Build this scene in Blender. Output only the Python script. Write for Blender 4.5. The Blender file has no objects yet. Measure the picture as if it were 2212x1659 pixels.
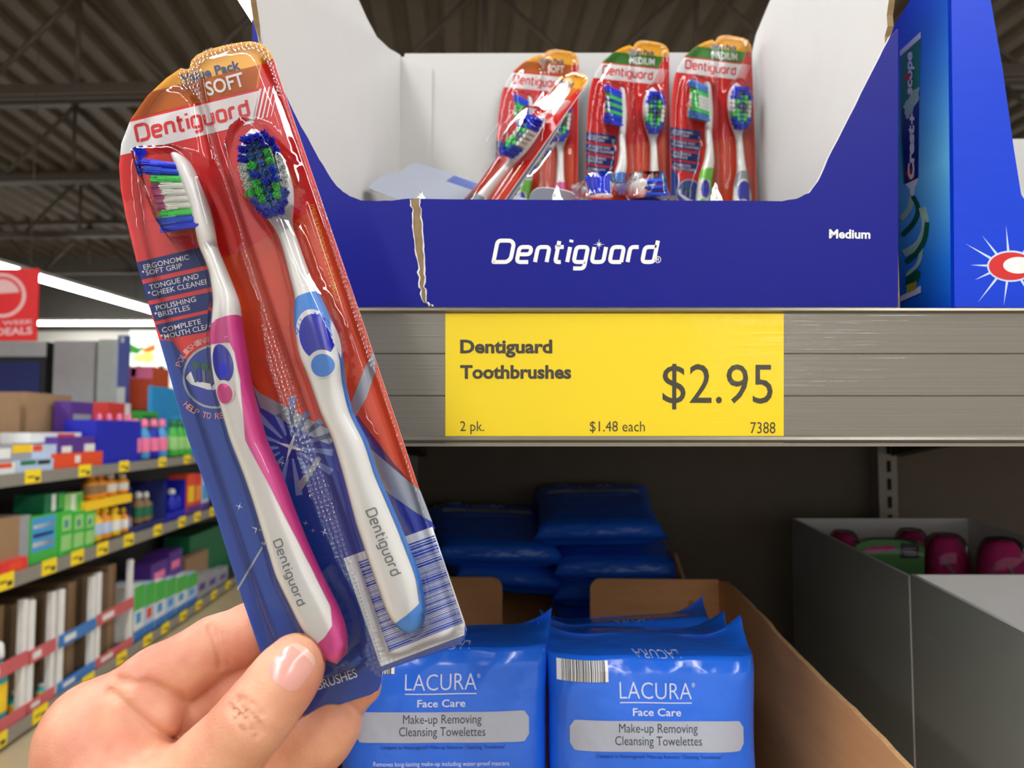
import bpy, bmesh, math, random
import numpy as np
from mathutils import Vector, Matrix

# ---------------------------------------------------------------- camera, world, exposure
SC = bpy.context.scene
COL = SC.collection
FPX, CX, CY = 1660.0, 1106.0, 829.5
PITCH = math.radians(3.4)
CAM = Vector((0, 0, 1.35))
AR, AU, AF = Vector((1, 0, 0)), Vector((0, -math.sin(PITCH), math.cos(PITCH))), Vector((0, math.cos(PITCH), math.sin(PITCH)))
cd = bpy.data.cameras.new('camera')
cam = bpy.data.objects.new('camera', cd)
COL.objects.link(cam)
cam.location = CAM
cam.rotation_euler = (math.pi / 2 + PITCH, 0, 0)
cd.sensor_width = 36.0
cd.lens = FPX / 2212 * 36.0
cd.clip_start = 0.01
cd.dof.use_dof = True
cd.dof.focus_distance = 0.30
cd.dof.aperture_fstop = 15.5
SC.camera = cam
world = bpy.data.worlds.new('world')
SC.world = world
world.use_nodes = True
wb = world.node_tree.nodes['Background']
wb.inputs[0].default_value = (1.0, 1.0, 1.0, 1)
wb.inputs[1].default_value = 0.85
SC.view_settings.view_transform = 'Standard'
SC.view_settings.look = 'None'
SC.view_settings.gamma = 1.0
SC.view_settings.use_curve_mapping = False
SC.view_settings.exposure = 0.0
SC.cycles.transparent_max_bounces = 24
SC.cycles.sample_clamp_indirect = 6.0
SC.cycles.use_denoising = True
LAMP = 32.0
random.seed(7)

# ---------------------------------------------------------------- pixel helpers
def ray(px, py):
    return AR * ((px - CX) / FPX) + AF + AU * ((CY - py) / FPX)

def at(px, py, Y):
    d = ray(px, py)
    return CAM + d * (Y / d.y)

def cp(px, py, zc):
    return CAM + ray(px, py) * zc

def onp(px, py, P, N):
    d = ray(px, py)
    return CAM + d * ((P - CAM).dot(N) / d.dot(N))

# ---------------------------------------------------------------- materials
def lin(c):
    c = c / 255.0
    return c / 12.92 if c <= 0.04045 else ((c + 0.055) / 1.055) ** 2.4

MATS = {}
def mat(name, rgb, rough=0.5, metal=0.0, spec=0.5, bump=None, var=0.05, coat=0.0, sss=0.0, emit=0.0, stretch=None, vscale=40.0):
    if name in MATS:
        return MATS[name]
    m = bpy.data.materials.new(name)
    m.use_nodes = True
    nt = m.node_tree
    N, L = nt.nodes, nt.links
    b = N['Principled BSDF']
    col = (lin(rgb[0]), lin(rgb[1]), lin(rgb[2]), 1)
    b.inputs['Base Color'].default_value = col
    b.inputs['Roughness'].default_value = rough
    b.inputs['Metallic'].default_value = metal
    b.inputs['Specular IOR Level'].default_value = spec
    b.inputs['Coat Weight'].default_value = coat
    b.inputs['Coat Roughness'].default_value = 0.05
    if sss:
        b.inputs['Subsurface Weight'].default_value = sss
        b.inputs['Subsurface Radius'].default_value = (0.006, 0.002, 0.001)
        b.inputs['Subsurface Scale'].default_value = 0.6
    if emit:
        b.inputs['Emission Color'].default_value = col
        b.inputs['Emission Strength'].default_value = emit
    tc = N.new('ShaderNodeTexCoord')
    src = tc.outputs['Object']
    if stretch:
        mp = N.new('ShaderNodeMapping')
        mp.inputs['Scale'].default_value = stretch
        L.new(src, mp.inputs['Vector'])
        src = mp.outputs['Vector']
    if var:
        nz = N.new('ShaderNodeTexNoise')
        nz.inputs['Scale'].default_value = vscale
        L.new(src, nz.inputs['Vector'])
        hs = N.new('ShaderNodeHueSaturation')
        hs.inputs['Color'].default_value = col
        mr = N.new('ShaderNodeMapRange')
        mr.inputs['From Min'].default_value = 0.3
        mr.inputs['From Max'].default_value = 0.7
        mr.inputs['To Min'].default_value = 1 - var
        mr.inputs['To Max'].default_value = 1 + var
        L.new(nz.outputs['Fac'], mr.inputs['Value'])
        L.new(mr.outputs['Result'], hs.inputs['Value'])
        L.new(hs.outputs['Color'], b.inputs['Base Color'])
    if bump:
        nb = N.new('ShaderNodeTexNoise')
        nb.inputs['Scale'].default_value = bump[0]
        nb.inputs['Detail'].default_value = 3
        L.new(src, nb.inputs['Vector'])
        bp = N.new('ShaderNodeBump')
        bp.inputs['Strength'].default_value = bump[1]
        bp.inputs['Distance'].default_value = bump[2] if len(bump) > 2 else 0.001
        L.new(nb.outputs['Fac'], bp.inputs['Height'])
        L.new(bp.outputs['Normal'], b.inputs['Normal'])
    MATS[name] = m
    return m

def clear(name, tint=(0.97, 0.98, 0.99), rough=0.04, ior=1.45, bump=None, gain=1.0, dots=None):
    if name in MATS:
        return MATS[name]
    m = bpy.data.materials.new(name)
    m.use_nodes = True
    nt = m.node_tree
    N, L = nt.nodes, nt.links
    N.remove(N['Principled BSDF'])
    out = N['Material Output']
    tr = N.new('ShaderNodeBsdfTransparent')
    tr.inputs[0].default_value = (*tint, 1)
    gl = N.new('ShaderNodeBsdfGlossy')
    gl.inputs['Roughness'].default_value = rough
    fr = N.new('ShaderNodeFresnel')
    fr.inputs[0].default_value = ior
    mx = N.new('ShaderNodeMixShader')
    ml = N.new('ShaderNodeMath')
    ml.operation = 'MULTIPLY'
    ml.use_clamp = True
    ml.inputs[1].default_value = gain
    L.new(fr.outputs[0], ml.inputs[0])
    L.new(ml.outputs[0], mx.inputs[0])
    L.new(tr.outputs[0], mx.inputs[1])
    L.new(gl.outputs[0], mx.inputs[2])
    L.new(mx.outputs[0], out.inputs[0])
    tc = N.new('ShaderNodeTexCoord')
    last = None
    if bump:
        mp = N.new('ShaderNodeMapping')
        mp.inputs['Scale'].default_value = bump[3] if len(bump) > 3 else (1, 1, 1)
        L.new(tc.outputs['Object'], mp.inputs['Vector'])
        nb = N.new('ShaderNodeTexNoise')
        nb.inputs['Scale'].default_value = bump[0]
        L.new(mp.outputs['Vector'], nb.inputs['Vector'])
        bp = N.new('ShaderNodeBump')
        bp.inputs['Strength'].default_value = bump[1]
        bp.inputs['Distance'].default_value = bump[2]
        L.new(nb.outputs['Fac'], bp.inputs['Height'])
        last = bp
    if dots:
        vo = N.new('ShaderNodeTexVoronoi')
        vo.inputs['Scale'].default_value = dots[0]
        vo.inputs['Randomness'].default_value = 0.25
        L.new(tc.outputs['Object'], vo.inputs['Vector'])
        b2 = N.new('ShaderNodeBump')
        b2.inputs['Strength'].default_value = dots[1]
        b2.inputs['Distance'].default_value = 0.0005
        L.new(vo.outputs['Distance'], b2.inputs['Height'])
        if last:
            L.new(last.outputs['Normal'], b2.inputs['Normal'])
        last = b2
    if last:
        L.new(last.outputs['Normal'], gl.inputs['Normal'])
        L.new(last.outputs['Normal'], fr.inputs['Normal'])
    MATS[name] = m
    return m

def gradient(name, axis, stops, rough=0.35):
    """printed colour ramp along one object axis: stops = [(coordinate, rgb), ...]"""
    if name in MATS:
        return MATS[name]
    m = bpy.data.materials.new(name)
    m.use_nodes = True
    nt = m.node_tree
    N, L = nt.nodes, nt.links
    b = N['Principled BSDF']
    b.inputs['Roughness'].default_value = rough
    tc = N.new('ShaderNodeTexCoord')
    sx = N.new('ShaderNodeSeparateXYZ')
    L.new(tc.outputs['Object'], sx.inputs[0])
    mr = N.new('ShaderNodeMapRange')
    lo, hi = stops[0][0], stops[-1][0]
    mr.inputs['From Min'].default_value = lo
    mr.inputs['From Max'].default_value = hi
    L.new(sx.outputs[axis], mr.inputs['Value'])
    cr = N.new('ShaderNodeValToRGB')
    els = cr.color_ramp.elements
    while len(els) < len(stops):
        els.new(0.5)
    for e, (c, rgb) in zip(els, stops):
        e.position = (c - lo) / (hi - lo)
        e.color = (lin(rgb[0]), lin(rgb[1]), lin(rgb[2]), 1)
    L.new(mr.outputs['Result'], cr.inputs['Fac'])
    L.new(cr.outputs['Color'], b.inputs['Base Color'])
    MATS[name] = m
    return m

# ---------------------------------------------------------------- objects
def wm(o):
    return (wm(o.parent) @ o.matrix_basis) if o.parent else o.matrix_basis.copy()

def tag(o, label=None, cat=None, group=None, kind=None):
    if label: o['label'] = label
    if cat: o['category'] = cat
    if group: o['group'] = group
    if kind: o['kind'] = kind
    return o

def thing(name, label, cat, loc=(0, 0, 0), M=None, group=None):
    o = bpy.data.objects.new(name, None)
    COL.objects.link(o)
    o.empty_display_size = 0.02
    if M is not None:
        o.matrix_basis = M
    else:
        o.location = loc
    return tag(o, label, cat, group)

class MB:
    """collects polygons in several materials and links them as ONE mesh object"""
    def __init__(s):
        s.v, s.f, s.m, s.s, s.mats = [], [], [], [], []
    def mi(s, m):
        if m not in s.mats:
            s.mats.append(m)
        return s.mats.index(m)
    def add(s, verts, faces, m, smooth=False):
        k = len(s.v)
        s.v.extend(Vector(p) for p in verts)
        i = s.mi(m)
        for f in faces:
            s.f.append([k + q for q in f])
            s.m.append(i)
            s.s.append(smooth)
    def poly(s, pts, m):
        s.add(pts, [list(range(len(pts)))], m)
    def slab(s, pts, d, mf, mback=None, me=None):
        """closed sheet: front outline pts, pushed by vector d to its back"""
        n = len(pts)
        pts = [Vector(p) for p in pts]
        d = Vector(d)
        s.poly(pts, mf)
        s.poly([p + d for p in reversed(pts)], mback or mf)
        for i in range(n):
            j = (i + 1) % n
            s.poly([pts[j], pts[i], pts[i] + d, pts[j] + d], me or mback or mf)
    def box(s, lo, hi, m, M=None, r=0.0):
        if r > 0:
            bm = bmesh.new()
            bmesh.ops.create_cube(bm, size=1)
            for v in bm.verts:
                v.co = Vector([lo[i] + (v.co[i] + 0.5) * (hi[i] - lo[i]) for i in range(3)])
            bmesh.ops.bevel(bm, geom=bm.edges[:], offset=r, segments=3, affect='EDGES', profile=0.5)
            s.bm(bm, m, M, True)
            return
        x0, y0, z0 = lo
        x1, y1, z1 = hi
        v = [(x0, y0, z0), (x1, y0, z0), (x1, y1, z0), (x0, y1, z0), (x0, y0, z1), (x1, y0, z1), (x1, y1, z1), (x0, y1, z1)]
        if M is not None:
            v = [M @ Vector(p) for p in v]
        s.add(v, [(3, 2, 1, 0), (4, 5, 6, 7), (0, 1, 5, 4), (1, 2, 6, 5), (2, 3, 7, 6), (3, 0, 4, 7)], m)
    def bm(s, bm, m, M=None, smooth=True):
        bm.verts.index_update()
        s.add([(M @ v.co if M is not None else v.co.copy()) for v in bm.verts], [[v.index for v in f.verts] for f in bm.faces], m, smooth)
        bm.free()
    def lathe(s, prof, m, M=None, seg=20, sx=1.0, sy=1.0):
        v, f = [], []
        n = len(prof)
        for i in range(seg):
            a = 2 * math.pi * i / seg
            for r, z in prof:
                p = Vector((r * math.cos(a) * sx, r * math.sin(a) * sy, z))
                v.append(M @ p if M is not None else p)
        for i in range(seg):
            j = (i + 1) % seg
            for k in range(n - 1):
                f.append((i * n + k, j * n + k, j * n + k + 1, i * n + k + 1))
        f.append([i * n for i in reversed(range(seg))])
        f.append([i * n + n - 1 for i in range(seg)])
        s.add(v, f, m, True)
    def rod(s, p, q, r, m, seg=8, r2=None):
        p, q = Vector(p), Vector(q)
        d = q - p
        L = d.length
        M = Matrix.Translation(p) @ d.to_track_quat('Z', 'Y').to_matrix().to_4x4()
        s.lathe([(r, 0), (r2 if r2 is not None else r, L)], m, M, seg)
    def grid(s, P, m, smooth=True, flip=False):
        """P[i][j] rows of points"""
        n, k = len(P), len(P[0])
        v = [q for row in P for q in row]
        f = []
        for i in range(n - 1):
            for j in range(k - 1):
                q = (i * k + j, i * k + j + 1, (i + 1) * k + j + 1, (i + 1) * k + j)
                f.append(q[::-1] if flip else q)
        s.add(v, f, m, smooth)
    def build(s, name, parent=None, local=False, label=None, origin=None):
        me = bpy.data.meshes.new(name)
        vs = s.v
        o = bpy.data.objects.new(name, me)
        if parent is not None:
            o.parent = parent
            if not local:
                Mi = wm(parent).inverted()
                vs = [Mi @ p for p in vs]
        elif not local:
            if origin is None:
                lo = [min(p[i] for p in vs) for i in range(3)]
                hi = [max(p[i] for p in vs) for i in range(3)]
                origin = Vector(((lo[0] + hi[0]) / 2, (lo[1] + hi[1]) / 2, lo[2]))
            o.location = origin
            vs = [p - origin for p in vs]
        me.from_pydata([tuple(p) for p in vs], [], s.f)
        for m in s.mats:
            me.materials.append(m)
        me.polygons.foreach_set('material_index', s.m)
        me.polygons.foreach_set('use_smooth', s.s)
        me.update()
        COL.objects.link(o)
        if label: o['label'] = label
        return o

# ---------------------------------------------------------------- lettering
CAP = 0.682
_gl = {}
def glyphs(text, bold=0.0):
    key = (text, bold)
    if key not in _gl:
        cu = bpy.data.curves.new('lettering', 'FONT')
        cu.body = text
        cu.offset = bold
        cu.resolution_u = 3
        o = bpy.data.objects.new('lettering', cu)
        me = bpy.data.meshes.new_from_object(o)
        V = [(v.co.x, v.co.y) for v in me.vertices]
        Fc = [list(p.vertices) for p in me.polygons]
        bpy.data.objects.remove(o)
        bpy.data.curves.remove(cu)
        bpy.data.meshes.remove(me)
        _gl[key] = (V, Fc, min(v[0] for v in V), max(v[0] for v in V))
    return _gl[key]

def rounded(pts, r, n=4):
    out = [Vector(pts[0])]
    for a, b, c in zip(pts, pts[1:], pts[2:]):
        a, b, c = Vector(a), Vector(b), Vector(c)
        u, w = (a - b), (c - b)
        q = min(r, u.length * 0.49, w.length * 0.49)
        p0, p1 = b + u.normalized() * q, b + w.normalized() * q
        for i in range(n + 1):
            t = i / n
            out.append(p0 * (1 - t) ** 2 + b * 2 * t * (1 - t) + p1 * t * t)
    out.append(Vector(pts[-1]))
    return out

LOGO = {
    'D': ([[(0.02, 0), (0, 0), (0, 1), (.62, 1), (.78, .84), (.78, .16), (.62, 0), (.02, 0)]], .78),
    'e': ([[(.04, .36), (.56, .36), (.56, .7), (0, .7), (0, 0), (.54, 0)]], .56),
    'n': ([[(0, 0), (0, .7), (.54, .7), (.54, 0)]], .54),
    't': ([[(.1, .98), (.1, 0), (.36, 0)], [(-.04, .7), (.36, .7)]], .36),
    'i': ([[(0, 0), (0, .7)], [(0, .92), (0, 1.04)]], 0.0),
    'g': ([[(.54, 0), (0, 0), (0, .7), (.54, .7), (.54, -.3), (.04, -.3)]], .54),
    'u': ([[(0, .7), (0, 0), (.54, 0), (.54, .7)]], .54),
    'a': ([[(.54, 0), (.54, .7), (0, .7), (0, 0), (.54, 0)]], .54),
    'r': ([[(0, 0), (0, .7), (.38, .7)]], .38),
    'd': ([[(.54, 1.0), (.54, 0), (0, 0), (0, .7), (.54, .7)]], .54),
}
def logo_polys(word='Dentiguard', w=0.15, shear=0.0, gap=0.30):
    polys, x = [], 0.0
    for ch in word:
        strokes, adv = LOGO[ch]
        for st in strokes:
            pl = rounded(st, 0.17)
            pl = [Vector((p.x + x + p.y * shear, p.y)) for p in pl]
            L, R = [], []
            for i, p in enumerate(pl):
                a = pl[max(0, i - 1)]
                b = pl[min(len(pl) - 1, i + 1)]
                t = (b - a).normalized()
                n = Vector((-t.y, t.x)) * (w / 2)
                L.append(p + n)
                R.append(p - n)
            for i in range(len(pl) - 1):
                polys.append([R[i], R[i + 1], L[i + 1], L[i]])
        x += adv + gap
    return polys, x - gap

def put_logo(mb, fn, m, shear=0.0, w=0.15):
    """fn(x, y): x 0..1 along the word, y in word-lengths"""
    polys, W = logo_polys(w=w, shear=shear)
    for p in polys:
        mb.poly([fn(q.x / W, q.y / W) for q in p], m)

def put_text(mb, text, fn, m, bold=0.0):
    """fn(x, y): x 0..1 along the line, y in cap heights"""
    V, Fc, x0, x1 = glyphs(text, bold)
    mb.add([fn((x - x0) / (x1 - x0), y / CAP) for x, y in V], Fc, m)

def line_fn(p, q, cap, surf):
    """baseline from (px,py) p to q in the photograph, cap height in pixels, surf(px,py) -> point"""
    dx, dy = q[0] - p[0], q[1] - p[1]
    L = math.hypot(dx, dy)
    nx, ny = dy / L, -dx / L
    return lambda x, y: surf(p[0] + dx * x + nx * y * cap, p[1] + dy * x + ny * y * cap)

def rrect(x0, y0, x1, y1, r, n=4):
    out = []
    for cx, cy, a0 in ((x1 - r, y0 + r, -90), (x1 - r, y1 - r, 0), (x0 + r, y1 - r, 90), (x0 + r, y0 + r, 180)):
        for i in range(n + 1):
            a = math.radians(a0 + 90 * i / n)
            out.append((cx + r * math.cos(a), cy + r * math.sin(a)))
    return out

def ellipse(cx, cy, rx, ry, rot=0.0, n=28, a0=0.0, a1=360.0):
    out = []
    c, s = math.cos(math.radians(rot)), math.sin(math.radians(rot))
    full = abs(a1 - a0) >= 359.9
    for i in range(n if full else n + 1):
        a = math.radians(a0 + (a1 - a0) * i / n)
        x, y = rx * math.cos(a), ry * math.sin(a)
        out.append((cx + x * c - y * s, cy + x * s + y * c))
    return out

def clip(poly, p, q):
    """keep the part of a pixel polygon to the right-hand (screen: below, for p->q rightwards) side of line p-q"""
    def side(a):
        return (q[0] - p[0]) * (a[1] - p[1]) - (q[1] - p[1]) * (a[0] - p[0])
    out = []
    for a, b in zip(poly, poly[1:] + poly[:1]):
        sa, sb = side(a), side(b)
        if sa >= 0:
            out.append(a)
        if (sa >= 0) != (sb >= 0):
            t = sa / (sa - sb)
            out.append((a[0] + t * (b[0] - a[0]), a[1] + t * (b[1] - a[1])))
    return out

ORD = ['first', 'second', 'third', 'fourth', 'fifth', 'sixth', 'seventh', 'eighth', 'ninth', 'tenth', 'eleventh', 'twelfth']
# ---------------------------------------------------------------- the store shell and its lamps
YAW = Matrix.Rotation(math.radians(-2.6), 4, 'Z')
M_deck = mat('painted roof deck', (92, 82, 70), 0.7, var=0.10, vscale=3)
M_joist = mat('painted joist steel', (80, 70, 60), 0.6, var=0.08)
M_floor = mat('tan vinyl floor', (188, 170, 134), 0.35, var=0.08, vscale=6)
M_wallw = mat('white store wall', (226, 222, 212), 0.8, var=0.02)
M_wallg = mat('grey upper wall', (88, 84, 78), 0.8, var=0.04)
M_white = mat('white enamel', (232, 230, 226), 0.4)
M_tube = mat('lit lamp diffuser', (252, 253, 255), 0.5, emit=LAMP, var=0)

mb = MB()
mb.slab([(-14, -8, 0), (9, -8, 0), (9, 16, 0), (-14, 16, 0)], (0, 0, -0.1), M_floor)
tag(mb.build('floor'), kind='structure')

mb = MB()
xs, y0, y1, zc = [], -8, 17, 4.85
prof = []
x = -16.0
while x < 14:
    prof += [(x, 0.0), (x + .11, 0.0), (x + .15, .07), (x + .26, .07)]
    x += .30
RD = Matrix.Rotation(math.radians(4.2), 4, 'Z')
rows = [[RD @ Vector((px_, y0, zc + dz)) for px_, dz in prof], [RD @ Vector((px_, y1, zc + dz)) for px_, dz in prof]]
mb.grid(rows, M_deck, smooth=False)
rows = [[p + Vector((0, 0, .03)) for p in r] for r in rows]
mb.grid(rows, M_deck, smooth=False, flip=True)
tag(mb.build('ceiling'), kind='structure')

mb = MB()
mb.box((-14, 15.6, 0), (9, 15.8, 3.36), M_wallw)
mb.box((-14, 15.6, 3.36), (9, 15.8, 4.9), M_wallg)
tag(mb.build('wall_back'), kind='structure')
mb = MB()
mb.box((-14.2, -8, 0), (-14, 15.8, 4.9), M_wallw)
tag(mb.build('wall_left'), kind='structure')

def joist(Y, k):
    J = Matrix.Translation((-6.6, Y, 0)) @ YAW
    t = thing('roof_joist', 'brown open web steel roof joist, %s row back from the aisle mouth' % ORD[k], 'roof joist', M=J, group='open web joists under the roof deck')
    zb, zt = 3.95, 4.78
    mb = MB()
    for dy in (-.05, .02):
        mb.box((-6, dy, zb), (14, dy + .03, zb + .075), M_joist, J)
    mb.box((-6, -.055, zb + .06), (14, .055, zb + .08), M_joist, J)
    mb.build('bottom_chord', t)
    mb = MB()
    mb.box((-6, -.05, zt), (14, .05, zt + .07), M_joist, J)
    mb.build('top_chord', t)
    mb = MB()
    x = -5.6 + 0.37 * k
    while x < 13.2:
        for a, b in (((x, 0, zb + .03), (x + .8, 0, zt)), ((x + .8, 0, zt), (x + 1.6, 0, zb + .03)), ((x + .8, 0, zt), (x + .8, 0, zb + .03))):
            mb.rod(J @ Vector(a), J @ Vector(b), .022, M_joist, 6)
        x += 1.6
    mb.build('web', t)
for k, Y in enumerate((6.0, 8.05, 10.3, 12.7)):
    joist(Y, k)

def lamp(p, q, label, w=.16):
    p, q = Vector(p), Vector(q)
    d = q - p
    M = Matrix.Translation(p) @ Matrix.Rotation(math.atan2(d.y, d.x), 4, 'Z')
    L = d.length
    t = thing('strip_light', label, 'ceiling light', M=M, group='linear ceiling lights')
    mb = MB(); mb.box((0, -w / 2, 0), (L, w / 2, .05), M_tube, M); mb.build('diffuser', t)
    mb = MB(); mb.box((0, -w / 2 - .01, .052), (L, w / 2 + .01, .10), M_white, M)
    mb.build('housing', t)
    for u in (.1, .9):
        mb = MB()
        mb.rod(M @ Vector((L * u, 0, .1)), M @ Vector((L * u, 0, 1.45)), .006, M_joist, 5)
        mb.build('hanger', t)
lamp((-1.19, -5, 3.35), (-1.19, 3.95, 3.35), 'long lit tube whose end peeks past the white carton wall')
lamp((1.55, -5, 3.35), (1.55, 3.0, 3.35), 'long lit tube above the toothbrush shelf, out of the picture')
lamp((-3.9, -5, 3.35), (-3.9, 3.2, 3.35), 'long lit tube high over the aisle floor, out of the picture')
lamp((-6.55, 7.0, 3.35), (-6.12, 13.1, 3.35), 'slanting lit tube crossing above the red hanging sign')
lamp((-9.2, 14.56, 3.35), (-5.5, 14.56, 3.35), 'level lit tube in front of the pale end wall')
lamp((-1.0, 5.6, 3.35), (3.5, 5.6, 3.35), 'lit tube hidden behind the toothbrush carton')

# ---------------------------------------------------------------- the shelving the towelettes and toothbrushes stand on
M_rail = mat('brushed grey rail', (142, 135, 122), 0.34, metal=0.55, var=0.05, stretch=(2, 300, 300), vscale=6, bump=(4, 0.25, 0.0004))
M_dark = mat('dark brown shelf steel', (62, 56, 50), 0.55)
M_back = mat('brown back panel', (100, 88, 74), 0.7)
M_post = mat('slotted grey post', (150, 140, 128), 0.5)
M_black = mat('slot black', (10, 10, 10), 0.8, var=0)
M_cover = clear('clear label cover', rough=0.10, ior=1.42, bump=(5, 0.5, 0.0006, (1.2, 260, 260)), gain=.6)
zT, zB = at(1106, 667, .354).z, at(1106, 964, .354).z
U = thing('shelving_unit', 'dark steel shelving unit carrying the blue toothbrush carton on its upper shelf', 'shelving', loc=(0.4, .84, 0))
mb = MB()
mb.box((-.125, .358, zT - .012), (1.0, .84, zT - .001), M_dark)
mb.box((-.125, .358, zT - .035), (1.0, .362, zT - .012), M_dark)
mb.box((-.125, .80, zT - .035), (1.0, .84, zT - .012), M_dark)
mb.build('shelf_board', U)
mb = MB()
prof = [(.357, zT), (.352, zT), (.3515, zT - .0012), (.354, zT - .0022), (.354, at(0, 764, .354).z + .0004), (.3546, at(0, 764, .354).z), (.354, at(0, 764, .354).z - .0004),
        (.354, at(0, 855, .354).z + .0004), (.3546, at(0, 855, .354).z), (.354, at(0, 855, .354).z - .0004), (.354, at(0, 940, .354).z), (.3525, at(0, 944, .354).z), (.3520, at(0, 950, .354).z), (.3535, at(0, 957, .354).z), (.3515, zB + .0015), (.3515, zB), (.357, zB)]
mb.grid([[Vector((-.125, y, z)) for y, z in prof], [Vector((1.0, y, z)) for y, z in prof]], M_rail, smooth=False, flip=True)
mb.box((-.125, .357, zB), (1.0, .358, zT), M_rail)
rail = mb.build('price_rail', U, label='brushed grey price rail')
mb = MB()
mb.grid([[Vector((-.125, .3518, zT - .003)), Vector((-.125, .3512, (zT + zB) / 2)), Vector((-.125, .3505, at(0, 936, .3505).z)), Vector((-.125, .3512, at(0, 946, .3505).z)), Vector((-.125, .3512, zB + .001))],
         [Vector((1.0, .3518, zT - .003)), Vector((1.0, .3512, (zT + zB) / 2)), Vector((1.0, .3505, at(0, 936, .3505).z)), Vector((1.0, .3512, at(0, 946, .3505).z)), Vector((1.0, .3512, zB + .001))]], M_cover, flip=True)
mb.build('clear_cover', rail, label='clear plastic label cover')
mb = MB()
mb.box((-.125, .84, .35), (1.0, .86, zT + .10), M_back)
mb.build('back_panel', U)
for name, px in (('upright', 1916), ('upright', 880)):
    c = at(px, 1050, .825)
    mb = MB()
    mb.box((c.x - .010, .822, .35), (c.x + .010, .84, zT + .10), M_post)
    z = zT - .07
    while z > .9:
        for dx in (.001,):
            mb.box((c.x + dx - .002, .8212, z - .012), (c.x + dx + .002, .8222, z), M_black)
        z -= .019
    mb.build(name, U)
    mb = MB()
    mb.slab([(c.x + .004, .83, zT - .036), (c.x + .004, .40, zT - .036), (c.x + .004, .40, zT - .042), (c.x + .004, .76, zT - .075), (c.x + .004, .83, zT - .085)], (.016, 0, 0), M_dark)
    mb.build('bracket', U)
mb = MB()
mb.box((-.125, .358, 1.018), (1.0, .84, 1.030), M_dark)
mb.box((-.125, .352, .96), (1.0, .358, 1.034), M_rail)
mb.build('shelf_board', U)
mb = MB()
mb.box((-.125, .30, .02), (1.0, .84, .14), M_dark)
mb.build('plinth', U)
mb = MB()
mb.box((-.117, .3535, .02), (-.115, .86, zT - .0125), M_dark)  # unseen panel added to keep aisle light off the lower shelf
mb.build('shade_panel', U)

# ---------------------------------------------------------------- the yellow price tag
M_yel = mat('yellow tag paper', (255, 221, 0), 0.55, var=0.02, stretch=(20, 300, 300))
M_ink = mat('dark brown ink', (66, 58, 40), 0.6, var=0)
YT = .3534
mb = MB()
tl = [at(962, 677, YT), at(1693, 677, YT), at(1693, 959, YT), at(962, 959, YT)]
mb.slab(tl, (0, .0003, 0), M_yel)
sf = lambda px, py: at(px, py, YT - .00012)
for txt, p, q, cap, bold in (('Dentiguard', (994, 762), (1193, 762), 27, .035), ('Toothbrushes', (994, 817), (1234, 817), 27, .035), ('$2.95', (1431, 870), (1669, 871), 83, .0),
                             ('2 pk.', (994, 931), (1046, 931), 21, 0), ('$1.48 each', (1274, 932), (1393, 932), 22, 0), ('7388', (1621, 936), (1675, 936), 24, 0)):
    put_text(mb, txt, line_fn(p, q, cap, sf), M_ink, bold)
tag(mb.build('price_tag'), 'large yellow price tag reading $2.95 on the grey rail', 'price tag')

# ---------------------------------------------------------------- blue toothbrush display carton
M_cblue = mat('blue printed card', (18, 22, 136), 0.42, spec=0.22, var=0.03, bump=(60, 0.12, 0.0006), stretch=(1, 1, 6))
M_cwhite = mat('white card inside', (208, 206, 202), 0.6, var=0.012)
M_cedge = mat('brown corrugated edge', (150, 125, 90), 0.85, var=0.15, vscale=300)
M_wink = mat('white print', (246, 246, 244), 0.45, var=0)
YF, YB = .360, .649
D = thing('display_carton', 'open blue display carton of toothbrushes with white inside and torn corner', 'display carton', loc=(.03, .50, zT))
def wob(pts, amp, n=4, seed=1):
    rnd = random.Random(seed)
    out = []
    for a, b in zip(pts, pts[1:]):
        for i in range(n):
            t = i / n
            out.append((a[0] + (b[0] - a[0]) * t + rnd.uniform(-amp, amp), a[1] + (b[1] - a[1]) * t + rnd.uniform(-amp, amp)))
    out.append(pts[-1])
    return out
top = [(545, 40), (560, 90), (600, 172), (650, 272), (690, 345), (715, 385), (735, 410), (755, 424), (780, 432), (830, 434), (880, 429)]
top += [(905, 429), (1100, 431), (1400, 433), (1690, 434), (1720, 430), (1748, 416), (1768, 390), (1788, 345), (1820, 283), (1860, 202), (1900, 122), (1925, 76), (1936, 64), (1940, 62)]
outl = wob(top[:11], 1.2, 3, 3) + wob(top[11:], 0.8, 3, 5) + [(1940, 663), (545, 663)]
mb = MB()
mb.slab([at(x, y, YF) for x, y in outl], (0, .003, 0), M_cblue, M_cwhite, M_cwhite)
put_logo(mb, line_fn((1066, 566), (1412, 566), 346, lambda a, b: at(a, b, YF - .0002)), M_wink, shear=.20, w=.185)
put_text(mb, '®', line_fn((1414, 568), (1428, 568), 14, lambda a, b: at(a, b, YF - .0002)), M_wink)
st = []
for i in range(16):
    a = math.pi * i / 8
    r = (13 if i % 4 == 0 else 8) if i % 2 == 0 else 2.4
    st.append(at(1294 + r * math.sin(a), 528 - r * math.cos(a), YF - .0003))
mb.poly(st, M_wink)
put_text(mb, 'Medium', line_fn((1791, 514), (1880, 515), 18, lambda a, b: at(a, b, YF - .0002)), M_wink, .03)
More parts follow.
